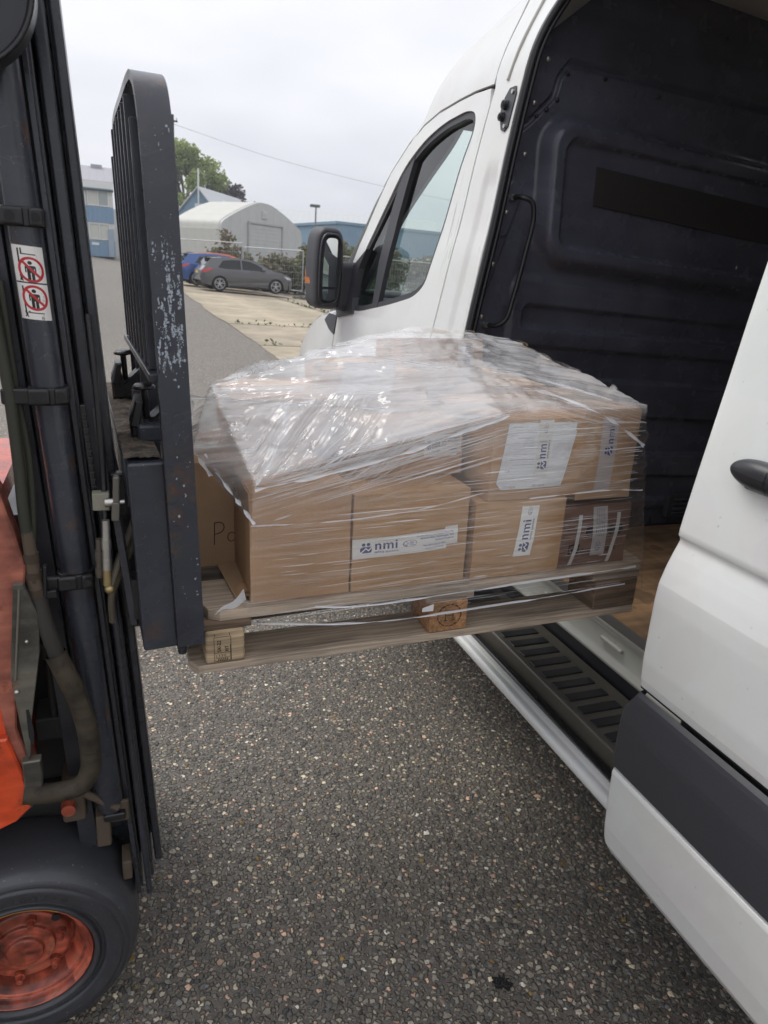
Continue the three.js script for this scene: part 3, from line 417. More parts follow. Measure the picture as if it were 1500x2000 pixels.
// roof cap and cab front
const capL = [[1.19, 2.235, -2.17], [1.187, 2.212, -2.293], [1.177, 2.192, -2.422], [1.162, 2.158, -2.526], [1.131, 2.088, -2.607], [1.098, 1.971, -2.687], [1.08, 1.863, -2.844], [1.061, 1.727, -3.035], [1.046, 1.609, -3.149], [1.018, 1.426, -3.329], [1.0, 1.24, -3.46]];
const capC = new THREE.CatmullRomCurve3(capL.map((p) => V(...p)), false, 'centripetal');
{
  const roofF = (u, v) => { const p = capC.getPoint(v * 0.46), s = Math.sin(Math.PI * u), q = Math.pow(s, 0.7); return [mixn(p.x, 2 * XC - p.x, u), p.y + q * mixn(0.36, 0.05, v), p.z - q * 0.16 * v]; };
  part(van, 'roof_cap', gridGeo(40, 24, roofF), M.van);
  part(van, 'roof', gridGeo(40, 8, (u, v) => { const y = 2.6, x0 = bodyX(2.6, 0); return [mixn(x0, 2 * XC - x0, u), y + 0.07 * Math.sin(Math.PI * u), mixn(-2.16, 2.5, v)]; }), M.van);
  part(van, 'roof_panel', gridGeo(40, 10, (u, v) => { const a = roofF(u, 0), x0 = bodyX(2.6, 0), b = [mixn(x0, 2 * XC - x0, u), 2.6 + 0.07 * Math.sin(Math.PI * u), -1.9]; return [mixn(a[0], b[0], v), mixn(a[1], b[1], v) + 0.03 * Math.sin(Math.PI * v), mixn(a[2], b[2], v)]; }), M.van);
  const ws = (u, v) => { const p = capC.getPoint(mixn(0.46, 0.985, v)), s = Math.sin(Math.PI * u); return [mixn(p.x + 0.05, 2 * XC - p.x - 0.05, u), p.y + s * 0.04, p.z - Math.pow(s, 0.8) * 0.2]; };
  part(van, 'windscreen', gridGeo(30, 16, ws), M.glass);
  const strip = (s) => gridGeo(4, 30, (u, v) => { const p = capC.getPoint(mixn(0.44, 1, v)); const x = p.x + u * 0.055; return [s > 0 ? x : 2 * XC - x, p.y + 0.006 * Math.sin(Math.PI * u) + 0.004 * u, p.z - 0.03 * u]; });
  part(van, 'pillar', [strip(1)], M.van); part(van, 'pillar', [strip(-1)], M.van);
  part(van, 'pillar_trim', [gridGeo(4, 24, (u, v) => { const p = capC.getPoint(mixn(0.30, 0.97, v)); return [p.x + 0.02 + u * 0.10, p.y - 0.03 - 0.03 * u, p.z + 0.05 - 0.05 * u]; }), gridGeo(4, 24, (u, v) => { const p = capC.getPoint(mixn(0.40, 0.97, v)); return [p.x + 0.05 + 0.085, p.y - 0.06 + 0.05 * u, p.z - 0.0]; })], mat([0.03, 0.031, 0.034], 0.7));
  part(van, 'headliner', box(1.12, 2.76, 1.955, 2.0, -2.66, -2.1, 0.02), mat([0.07, 0.072, 0.075], 0.9));
  part(van, 'sun_visor', box(1.3, 1.85, 1.86, 1.955, -2.69, -2.66, 0.012).translate(0, 0.01, 0), mat([0.055, 0.055, 0.058], 0.9));
  const d = part(van, 'dashboard', [box(1.03, 2.85, 0.9, 1.335, -3.5, -2.98, 0.05), box(1.1, 2.78, 1.2, 1.36, -3.48, -3.1, 0.05)], M.trim);
  each(d, 'vent', [0, 1, 2, 3].map((i) => box(1.08, 1.22, 1.20 + i * 0.026, 1.213 + i * 0.026, -2.985, -2.968, 0.003)), M.trimSmooth);
  part(van, 'cab_floor', box(1.0, 2.88, 0.5, 0.56, -3.4, -2.06, 0.01), M.black);
  part(van, 'cab_bulkhead', box(1.14, 2.74, 0.55, 2.0, -2.09, -2.06, 0.01), mat([0.05, 0.05, 0.055], 0.9));
  const seat = part(van, 'seat', [new RoundedBoxGeometry(0.5, 0.16, 0.5, 3, 0.06).translate(2.4, 0.95, -2.5), new RoundedBoxGeometry(0.5, 0.66, 0.14, 3, 0.06).translate(2.4, 1.25, -2.22)], mat([0.03, 0.03, 0.035], 0.95)); part(seat, 'headrest', new RoundedBoxGeometry(0.26, 0.2, 0.1, 3, 0.04).translate(2.4, 1.7, -2.22), mat([0.03, 0.03, 0.035], 0.95));
}
// panel between the door top and the roof cap
{
  const up = capC.getPoints(60).map((p) => [p.z, p.y - 0.002]).filter((p) => p[0] > -3.0);
  const lo = [[-2.165, 1.998], [-2.282, 2.001], [-2.389, 1.997], [-2.545, 1.985], [-2.664, 1.961], [-2.782, 1.912], [-2.922, 1.824], [-2.985, 1.772]];
  part(van, 'roof_side_panel', skin([...lo, ...up.reverse()], [], bodyX, { t: 0.012, seg: 0.05 }), M.van);
}
// front door
const winOut = curve2([[-2.25, 1.93], [-2.31, 1.947], [-2.4, 1.944], [-2.474, 1.937], [-2.61, 1.906], [-2.705, 1.866], [-2.781, 1.821], [-2.89, 1.718], [-2.992, 1.615], [-3.07, 1.52], [-3.13, 1.4], [-3.13, 1.29], [-3.05, 1.276], [-2.83, 1.302], [-2.563, 1.345], [-2.43, 1.375], [-2.365, 1.416], [-2.34, 1.48], [-2.316, 1.566], [-2.266, 1.773], [-2.23, 1.887]], 110, true);
const shrink = (pts, d) => { const n = pts.length; return pts.map((p, i) => { const a = pts[(i - 1 + n) % n], b = pts[(i + 1) % n]; let tx = b[0] - a[0], ty = b[1] - a[1]; const l = Math.hypot(tx, ty) || 1; return [p[0] - ty / l * -d * wsign(pts), p[1] + tx / l * -d * wsign(pts)]; }); };
const wsign = (pts) => { let s = 0; for (let i = 0; i < pts.length; i++) { const a = pts[i], b = pts[(i + 1) % pts.length]; s += a[0] * b[1] - b[0] * a[1]; } return s > 0 ? -1 : 1; };
{
  const y = (a) => gapLine(a) - 0.007;
  const out = [[y(0.42), 0.42], [y(1.3), 1.3], [y(1.94), 1.94], [y(1.985) - 0.02, 1.988], [-2.282, 1.992], [-2.389, 1.988], [-2.545, 1.976], [-2.664, 1.952], [-2.782, 1.903], [-2.922, 1.815], [-3.05, 1.685], [-3.16, 1.55], [-3.26, 1.39], [-3.297, 1.24], [-3.29, 1.05], [-3.26, 0.6], [-3.2, 0.42]];
  const door = part(van, 'front_door', skin(out, [winOut], bodyX, { t: 0.018, seg: 0.055 }), M.van);
  const i1 = shrink(winOut, 0.022);
  part(door, 'window_seal', [skin(winOut, [i1], bodyX, { t: 0.02, seg: 0.05, off: 0.006 })], M.trim);
  const div = [[-2.80, 1.80], [-2.85, 1.678], [-2.878, 1.485], [-2.86, 1.30], [-2.80, 1.305], [-2.79, 1.43], [-2.765, 1.637], [-2.70, 1.86]];
  part(door, 'window_divider', skin(div, [], bodyX, { t: 0.02, seg: 0.05, off: 0.004 }), M.trim);
  part(door, 'window_pane', skin(i1.filter((p) => p[0] > -2.86 || p[1] < 1.3), [], bodyX, { t: 0, seg: 0.06, off: 0.022 }).scale(1, 1, 1), M.glass);
  part(door, 'quarter_window', skin([[-2.83, 1.755], [-2.9, 1.69], [-2.99, 1.59], [-3.06, 1.5], [-3.08, 1.36], [-3.07, 1.30], [-2.87, 1.31], [-2.885, 1.5], [-2.86, 1.66]], [], bodyX, { t: 0, seg: 0.06, off: 0.014 }), M.glassDark);
  part(door, 'mirror_triangle', skin([[-3.02, 1.53], [-3.10, 1.49], [-3.2, 1.44], [-3.262, 1.33], [-3.29, 1.23], [-3.06, 1.262], [-3.085, 1.33], [-3.075, 1.45]], [], bodyX, { t: 0.03, seg: 0.05, off: -0.012 }), M.trim);
  part(door, 'inner_panel', skin([[-2.3, 0.6], [-2.3, 1.33], [-2.6, 1.29], [-3.05, 1.24], [-3.2, 1.2], [-3.15, 0.6]], [], bodyX, { t: 0.03, seg: 0.1, off: 0.05 }), M.trim);
  part(door, 'door_handle', box(bodyX(1.12, -2.4) - 0.03, bodyX(1.12, -2.4) + 0.005, 1.1, 1.14, -2.5, -2.3, 0.012), M.trimSmooth);
  // opposite side
  const fd = part(van, 'driver_door', skin(out, [winOut], farX, { t: 0.018, seg: 0.09, side: -1 }), M.van);
  part(fd, 'window_pane', skin(i1, [], farX, { t: 0, seg: 0.1, side: -1, off: 0.01 }), M.glass);
  // wing and bonnet
  const wing = [[-3.304, 0.45], [-3.304, 1.225], [-3.45, 1.232], [-3.6, 1.218], [-3.8, 1.17], [-4.0, 1.1], [-4.2, 1.02], [-4.4, 0.92], [-4.52, 0.8], [-4.55, 0.5], [-4.5, 0.36], [-4.36, 0.36], ...[...Array(11)].map((_, i) => { const a = Math.PI * i / 10; return [-3.95 - 0.38 * Math.cos(a), 0.36 + 0.38 * Math.sin(a)]; }), [-3.5, 0.36]];
  part(van, 'wing', skin(wing, [], bodyX, { t: 0.02, seg: 0.06 }), M.van); part(van, 'wing', skin(wing, [], farX, { t: 0.02, seg: 0.12, side: -1 }), M.van);
  const hoodTop = wing.slice(1, 10).map((p) => V(bodyX(p[1], p[0]), p[1], p[0])), hc = new THREE.CatmullRomCurve3(hoodTop);
  part(van, 'bonnet', gridGeo(24, 30, (u, v) => { const p = hc.getPoint(v), s = Math.sin(Math.PI * u); return [mixn(p.x, 2 * XC - p.x, u), p.y + 0.10 * Math.pow(s, 0.6) * (1 - 0.6 * v), p.z - 0.22 * Math.pow(s, 0.8) * v]; }), M.van);
  part(van, 'wing_trim', skin([[-3.3, 1.235], [-3.45, 1.236], [-3.52, 1.2], [-3.40, 1.165], [-3.302, 1.15]], [], bodyX, { t: 0.01, seg: 0.05, off: -0.004 }), M.trim);
  const w = part(van, 'wheel', lathe([[0.2, -0.1], [0.31, -0.105], [0.335, -0.07], [0.335, 0.07], [0.31, 0.105], [0.22, 0.1]], 32).rotateZ(Math.PI / 2).translate(1.16, 0.335, -3.95), tyreM); part(w, 'rim', new THREE.CylinderGeometry(0.22, 0.2, 0.08, 24).rotateZ(Math.PI / 2).translate(1.1, 0.335, -3.95), rimM);
}
// door mirror
{
  const cyP = [[0, 0.20], [0.055, 0.195], [0.085, 0.17], [0.098, 0.10], [0.095, -0.08], [0.085, -0.15], [0.06, -0.172], [0, -0.176]];
  const ol = [...cyP, ...cyP.slice(1, -1).reverse().map((p) => [-p[0], p[1]])];
  const m = part(van, 'door_mirror', [new THREE.ExtrudeGeometry(new THREE.Shape(curve2(ol, 60, true).map((p) => new THREE.Vector2(...p))), { depth: 0.10, bevelEnabled: true, bevelThickness: 0.035, bevelSize: 0.02, bevelOffset: -0.012, bevelSegments: 4 })], M.trim);
  const F = (p) => p; m.position.set(0.893, 1.432, -3.27); m.rotation.set(0.02, 0.02, -0.02); m.scale.set(0.61, 0.87, 1);
  const gl = curve2(ol.map(([x, y]) => [x * 0.74, y * 0.78]), 60, true);
  const face = (pts, z) => new THREE.ShapeGeometry(new THREE.Shape(pts.map((p) => new THREE.Vector2(...p)))).translate(0, 0, z);
  const mirrorM = mat([0.82, 0.86, 0.86], 0.02, { metalness: 1 });
  part(m, 'rim_lip', [tube(curve2(ol.map(([x, y]) => [x * 0.83, y * 0.86]), 60, true).map((p) => [p[0], p[1], 0.139 + Math.max(0, -p[0]) * 0.3]), 0.009, 120, 8, true)], M.trimSmooth);
  part(m, 'mirror_glass', face(gl.map(([x, y]) => [x, Math.max(y, -0.072)]), 0).rotateY(0.34).translate(0, 0, 0.1605), mirrorM);
  part(m, 'wide_angle_glass', face(gl.map(([x, y]) => [x * 0.98, Math.min(y, -0.084)]), 0).rotateY(0.34).translate(0, 0, 0.1605), mirrorM);
  part(m, 'indicator', new RoundedBoxGeometry(0.035, 0.085, 0.1, 3, 0.015).translate(-0.088, -0.035, 0.02), mat([0.75, 0.22, 0.03], 0.15, { clearcoat: 1 }));
  part(m, 'indicator_lens', new RoundedBoxGeometry(0.05, 0.05, 0.1, 3, 0.015).translate(-0.075, -0.11, 0.02), mat([0.75, 0.75, 0.75], 0.1, { clearcoat: 1, transmission: 0.4 }));
  part(van, 'mirror_arm', [new RoundedBoxGeometry(0.12, 0.21, 0.1, 3, 0.03).translate(1.0, 1.37, -3.2), rod([0.92, 1.42, -3.24], [1.02, 1.38, -3.2], 0.04), rod([0.92, 1.33, -3.24], [1.02, 1.33, -3.2], 0.04)], M.trim);
}
// cargo space
const linerScr = wornPaint(61, 'rgb(84,86,98)', { n: 1024, tile: 0.9, scratch: 160, chips: 40, rust: 0, dirt: 0.3, scrCol: '130,130,140', chipCol: '140,140,140' });
M.liner = mat(WHITE, 0.42, { map: linerScr, roughnessMap: roughNoise, bumpMap: lumpBump, bumpScale: 0.0003 });
{
  const zb = -2.04;
  const rr = (x, y, x0, x1, y0, y1, r) => { const qx = Math.abs(x - (x0 + x1) / 2) - (x1 - x0) / 2 + r, qy = Math.abs(y - (y0 + y1) / 2) - (y1 - y0) / 2 + r; return Math.hypot(Math.max(qx, 0), Math.max(qy, 0)) + Math.min(Math.max(qx, qy), 0) - r; };
  const segD = (x, y, pts) => { let d = 9; for (let i = 0; i < pts.length - 1; i++) { const [ax, ay] = pts[i], [bx, by] = pts[i + 1], t = clamp(((x - ax) * (bx - ax) + (y - ay) * (by - ay)) / ((bx - ax) ** 2 + (by - ay) ** 2)); d = Math.min(d, Math.hypot(x - ax - t * (bx - ax), y - ay - t * (by - ay))); } return d; };
  const seam = [[1.05, 1.80], [1.165, 1.888], [1.235, 1.962], [1.245, 2.013], [1.275, 2.052], [2.9, 2.0]];
  const rel = (x, y) => {
    let h = 0; const tilt = y + (x - 1.3) * 0.055, sx = x - (1.9 - y) * 0.07 + 0.02;
    const d = rr(sx, tilt, 1.235, 3.2, 1.505, 1.905, 0.09); h += 0.05 * sstep(0.024, -0.024, d); h -= 0.018 * sstep(-0.050, -0.060, d);
    const d2 = rr(x, y + (x - 1.2) * 0.035, 1.18, 3, 0.7, 1.46, 0.03); h += 0.012 * sstep(0.02, -0.01, d2) * sstep(0.0, 0.06, d);
    for (const [a, b] of [[1.315, 1.38], [1.16, 1.255], [0.905, 1.035], [0.735, 0.82]]) { const e = rr(x, y + (x - 1.2) * 0.035, 1.22, 3, a, b, 0.02); h -= 0.016 * sstep(0.007, -0.007, e); }
    h -= 0.010 * sstep(0.011, 0.004, segD(x, y, seam));
    for (const [a, b] of [[1.70, 1.60], [1.575, 1.36]]) { const e = segD(x, y, [[1.135 + (a - 1.68) * 0.3, a], [1.135 + (b - 1.68) * 0.3, b]]); h += 0.007 * sstep(0.034, 0.022, e); }
    return h;
  };
  const NX = 300, NY = 340;
  const g = gridGeo(NX, NY, (u, v) => { const xl0 = mixn(1.03, 1.19, sstep(0.5, 1, v)), x0 = mixn(xl0, 2.84, Math.pow(u, 1.4)), yt = Math.min(2.285 - (x0 - 1.7) * 0.06, 2.075 + Math.max(0, x0 - 1.19) * 1.25), y = mixn(0.6, yt, v), xl = bodyX(y, -2.04) + 0.022, x = mixn(xl, 2.84, Math.pow(u, 1.4)); return [x, y, zb + rel(x, y)]; });
  const b = part(van, 'bulkhead_liner', g, M.liner);
  const bolts = [[1.185, 2.052], [1.158, 1.938], [1.147, 1.802], [1.105, 1.64], [1.079, 1.492], [1.064, 1.336]];
  for (const [x, y] of bolts) part(b, 'bolt', new THREE.SphereGeometry(0.0075, 14, 10).scale(1, 1, 0.6).translate(x + 0.016, y, zb + rel(x + 0.016, y) + 0.001), M.zinc);
  for (const [x, y] of [[1.27, 2.025], [1.247, 1.955], [1.215, 1.925], [1.19, 1.905], [1.4, 2.03], [1.6, 2.01], [1.82, 2.2], [2.0, 2.19]]) part(b, 'rivet', new THREE.SphereGeometry(0.007, 12, 8).scale(1, 1, 0.7).translate(x, y, zb + rel(x, y) + 0.002), M.trimSmooth);
  const hd = part(b, 'grab_handle', tube([[1.133, 1.682, zb + 0.005], [1.148, 1.682, zb + 0.04], [1.176, 1.672, zb + 0.052], [1.187, 1.63, zb + 0.054], [1.176, 1.54, zb + 0.054], [1.152, 1.40, zb + 0.054], [1.136, 1.335, zb + 0.052], [1.115, 1.315, zb + 0.04], [1.094, 1.313, zb + 0.005]], 0.0078, 90, 12), M.trimSmooth);
  each(hd, 'screw', [rod([1.131, 1.682, zb], [1.131, 1.682, zb + 0.018], 0.009), rod([1.093, 1.313, zb], [1.093, 1.313, zb + 0.018], 0.009)], M.zinc);
  part(b, 'felt_strip', prismXY([[1.395, 1.79], [1.40, 1.683], [2.7, 1.585], [2.7, 1.70]], zb + 0.032, zb + 0.0385, 0.001), mat([0.034, 0.031, 0.028], 0.95, { bumpMap: fineBump, bumpScale: 0.001 }), 'dark brown felt strip');
  const v = part(b, 'vent_grille', box(1.94, 2.12, 0.635, 0.725, zb + 0.004, zb + 0.03, 0.006), M.trim); each(v, 'louvre', [0, 1, 2, 3].map((i) => box(1.965, 2.10, 0.65 + i * 0.018, 0.658 + i * 0.018, zb + 0.03, zb + 0.036, 0.002)), M.liner);
  part(b, 'chip_mark', new THREE.SphereGeometry(0.006, 8, 6).scale(0.6, 1, 0.3).translate(2.02, 1.545, zb + rel(2.02, 1.545) + 0.001), mat([0.6, 0.6, 0.58], 0.6));
  part(van, 'headboard', prismXY([...[1.95, 2.05, 2.15, 2.25, 2.35, 2.45, 2.55].map((y) => [bodyX(y, -2) + 0.04, y]), ...[2.55, 2.45, 2.35, 2.25, 2.15, 2.05, 1.95].map((y) => [farX(y, -2) - 0.04, y])], -2.10, -2.07, 0), mat([0.5, 0.49, 0.45], 0.6));
  part(van, 'cargo_ceiling', box(1.3, 2.62, 2.52, 2.56, -2.06, 2.45, 0.01), mat([0.5, 0.49, 0.45], 0.6));
  part(van, 'side_liner', box(2.78, 2.84, 0.58, 2.5, -2.05, 2.45, 0.01), M.liner);
  part(van, 'side_liner', box(1.09, 1.12, 0.62, 2.15, -0.55, 2.45, 0.01), M.liner);
  const rd = part(van, 'rear_door', box(1.0, 2.88, 0.4, 2.6, 2.5, 2.55, 0.02), M.van); each(rd, 'rear_window', [box(1.15, 1.85, 1.5, 2.1, 2.552, 2.56, 0.004), box(2.03, 2.73, 1.5, 2.1, 2.552, 2.56, 0.004)], carGlass);
  part(van, 'side_panel', skin([[-2.2, 0.5], [-2.2, 2.0], [-2.1, 2.3], [-1.8, 2.6], [2.4, 2.6], [2.5, 2.0], [2.55, 0.5]], [], farX, { t: 0.02, seg: 0.2, side: -1 }), M.van);
  // plywood floor
  const ply = dataTex(1024, (u, v) => { const g = fbm(u * 3, v * 26, 26, 12, 5), p = fbm(u * 5, v * 5, 5, 14, 4), s = fbm(u * 60, v * 8, 60, 15, 3); let k = 0.62 + 0.5 * (g - 0.5) + 0.35 * (p - 0.5) + 0.12 * (s - 0.5); if (p > 0.62) k *= 0.82; return [0.86 * k, 0.68 * k, 0.50 * k]; }, 1.1);
  const fl = part(van, 'cargo_floor', box(1.235, 2.8, 0.575, 0.6, -2.03, 2.45, 0.002), mat(WHITE, 0.7, { map: ply, bumpMap: lumpBump, bumpScale: 0.0008 }));
  each(fl, 'edge_strip', [prismXY([[1.2, 0.6], [1.2, 0.604], [1.24, 0.606], [1.24, 0.6015]], -2.0, -0.6, 0), box(1.2015, 1.232, 0.585, 0.5995, -2.0, -0.6, 0.002)], M.zinc);
  // step well
  const riser = part(van, 'step_riser', gridGeo(6, 60, (u, v) => { const z = mixn(-2.0, -0.6, v), s = [[1.2, 0.599], [1.2, 0.592], [1.206, 0.585], [1.208, 0.525], [1.19, 0.513], [1.187, 0.505], [1.2, 0.498]][Math.round(u * 6)]; return [s[0], s[1], z]; }), M.jamb);
  each(riser, 'rib', [-1.9, -1.62, -1.34, -1.1, -0.86].map((z) => new RoundedBoxGeometry(0.012, 0.012, 0.09, 2, 0.005).translate(1.203, 0.556, z)), M.jamb);
  each(van, 'step_well', [box(1.205, 1.22, 0.3, 0.505, -2.0, -0.6, 0.002), box(0.99, 1.21, 0.345, 0.365, -2.0, -0.6, 0.002), box(0.975, 1.22, 0.3, 0.55, -2.06, -1.995, 0.004)], M.trimSmooth);
  const dust = canvasTex(512, 512, (g, n) => { const R = rng(8); g.fillStyle = 'rgb(92,88,80)'; g.fillRect(0, 0, n, n); for (let i = 0; i < 1600; i++) { const b = 70 + R() * 60; g.fillStyle = `rgba(${b},${b * 0.94},${b * 0.82},${0.05 + R() * 0.12})`; const s = 1 + R() * R() * 16; g.beginPath(); g.ellipse(R() * n, R() * n, s, s * (0.4 + R() * 0.5), R() * 3, 0, 7); g.fill(); } }, 0.4);
  const plate = part(van, 'step_plate', box(1.022, 1.2, 0.40, 0.455, -1.99, -0.6, 0.006), mat(WHITE, 0.6, { map: dust, roughnessMap: roughNoise }));
  for (let i = 0; i < 24; i++) { const z = -1.95 + i * 0.056; part(plate, 'tread', new RoundedBoxGeometry(0.118, 0.006, 0.031, 1, 0.0025).translate(1.098, 0.456, z), M.trimSmooth); }
  part(van, 'sill', gridGeo(10, 40, (u, v) => { const z = mixn(-2.2, -0.5, v), s = [[0.985, 0.37], [0.966, 0.376], [0.951, 0.384], [0.943, 0.396], [0.945, 0.409], [0.953, 0.415], [0.962, 0.413], [0.968, 0.4155], [0.978, 0.42], [0.987, 0.418], [0.99, 0.40]][Math.round(u * 10)]; return [s[0], s[1], z]; }), M.van);
  each(van, 'sill_seal', [tube([[0.994, 0.414, -2.0], [0.994, 0.414, -1.3], [0.994, 0.414, -0.55]], 0.0085, 30, 10), tube([[1.006, 0.408, -2.0], [1.006, 0.408, -0.55]], 0.010, 30, 10)], M.rubber);
  part(van, 'underbody', box(1.14, 2.72, 0.24, 0.32, -3.4, 2.4, 0.03), M.black);
  part(van, 'inner_sill', box(0.99, 1.0, 0.368, 0.4, -2.05, -0.55, 0.001), M.black);
  for (const s of [1.16, 2.72]) { const w = part(van, 'wheel', lathe([[0.2, -0.1], [0.31, -0.105], [0.335, -0.07], [0.335, 0.07], [0.31, 0.105], [0.22, 0.1]], 24).rotateZ(Math.PI / 2).translate(s, 0.335, 1.2), tyreM); part(w, 'rim', new THREE.CylinderGeometry(0.22, 0.2, 0.08, 24).rotateZ(Math.PI / 2).translate(s - 0.06, 0.335, 1.2), rimM); }
}
// sliding door, slid back along the side
{
  const dp = [[0.36, 0.905], [0.375, 0.897], [0.42, 0.89], [0.48, 0.885], [0.55, 0.881], [0.557, 0.884], [0.563, 0.9], [0.70, 0.9], [0.735, 0.904], [0.742, 0.907], [0.76, 0.903], [0.80, 0.8985], [0.86, 0.897], [0.92, 0.8955], [0.955, 0.897], [0.985, 0.905], [1.01, 0.914], [1.028, 0.9215], [1.036, 0.9245], [1.042, 0.9225], [1.047, 0.9185], [1.056, 0.9185], [1.08, 0.921], [1.16, 0.931], [1.32, 0.953], [1.42, 0.966], [1.515, 0.980], [1.7, 1.005], [1.96, 1.045], [2.1, 1.09], [2.24, 1.15]];
  const dx = (y) => interp(dp, y);
  const zf = -0.916, zr = 0.36;
  const rows = (t, y0, y1, n) => { const o = []; for (let i = 0; i <= n; i++) o.push(mixn(y0, y1, i / n)); t.forEach((p) => { if (p[0] > y0 && p[0] < y1) o.push(p[0]); }); return o.sort((a, b) => a - b); };
  // front edge is rolled: the sheet turns in over 8 mm
  const sheet = (Y, f, edge = (y) => zf) => { const E = [[0.03, -0.0], [0.014, -0.0006], [0.008, 0.0], [0.003, 0.0014], [0.0008, 0.004], [0, 0.009], [0, 0.03]]; const n = E.length + 22; return gridGeo(n - 1, Y.length - 1, (u, v) => { const i = Math.round(u * (n - 1)), y = Y[Math.round(v * (Y.length - 1))], z0 = edge(y); return i < E.length ? [f(y) + E[i][0], y, z0 + E[i][1]] : [f(y), y, mixn(z0 + 0.03, zr, (i - E.length + 1) / 22)]; }); };
  const sd = part(van, 'sliding_door', sheet(rows(dp, 0.742, 2.24, 90), dx), M.van);
  part(sd, 'door_panel', sheet(rows(dp, 0.36, 0.563, 24), dx, (y) => zf + 0.012 * sstep(0.39, 0.36, y)), M.van);
  each(sd, 'inner_shell', [box(0.96, 1.0, 0.40, 1.1, zf + 0.06, zr, 0.01), box(1.0, 1.05, 1.1, 1.7, zf + 0.06, zr, 0.01)], M.trim);
  const mp = [[0.555, 0.8855], [0.56, 0.8815], [0.60, 0.8795], [0.66, 0.8785], [0.672, 0.879], [0.722, 0.886], [0.732, 0.889], [0.7385, 0.8965], [0.7405, 0.906]];
  part(sd, 'side_moulding', sheet(rows(mp, 0.5655, 0.7385, 24), (y) => interp(mp, y), (y) => zf - 0.004 + 0.018 * sstep(0.69, 0.738, y)), M.trim);
  part(sd, 'moulding_gap', box(0.9075, 0.95, 0.7375, 0.7435, zf + 0.004, zr, 0.0005), M.black);
  const hy = 1.192, hx = dx(hy);
  const hGeo = (z0, z1, round0) => gridGeo(24, 30, (u, v) => { const z = mixn(z0, z1, v), d = z - z0, R = round0 ? Math.sqrt(clamp(1 - Math.pow(1 - clamp(d / 0.06), 2))) : 1, R2 = round0 ? Math.pow(R, 0.8) : 1, a = u * 6.2832, cs = Math.cos(a), sn = Math.sin(a); return [hx - 0.013 - cs * 0.02 * R2 + (cs < 0 ? 0 : 0), hy + sn * 0.0245 * R + (z + 0.8) * -0.02, z]; });
  const h = part(sd, 'door_handle', hGeo(-0.836, -0.756, true), M.trimSmooth); part(h, 'handle_grip', hGeo(-0.7545, -0.5, false), M.trimSmooth);
  part(h, 'handle_foot', box(hx - 0.012, hx + 0.004, hy - 0.028, hy + 0.002, -0.81, -0.71, 0.006), M.trim);
  part(sd, 'handle_cup', new THREE.TorusGeometry(0.05, 0.0025, 8, 40).rotateY(Math.PI / 2).scale(1, 1.2, 1).translate(dx(hy - 0.03), hy - 0.03, -0.64), M.van);
}
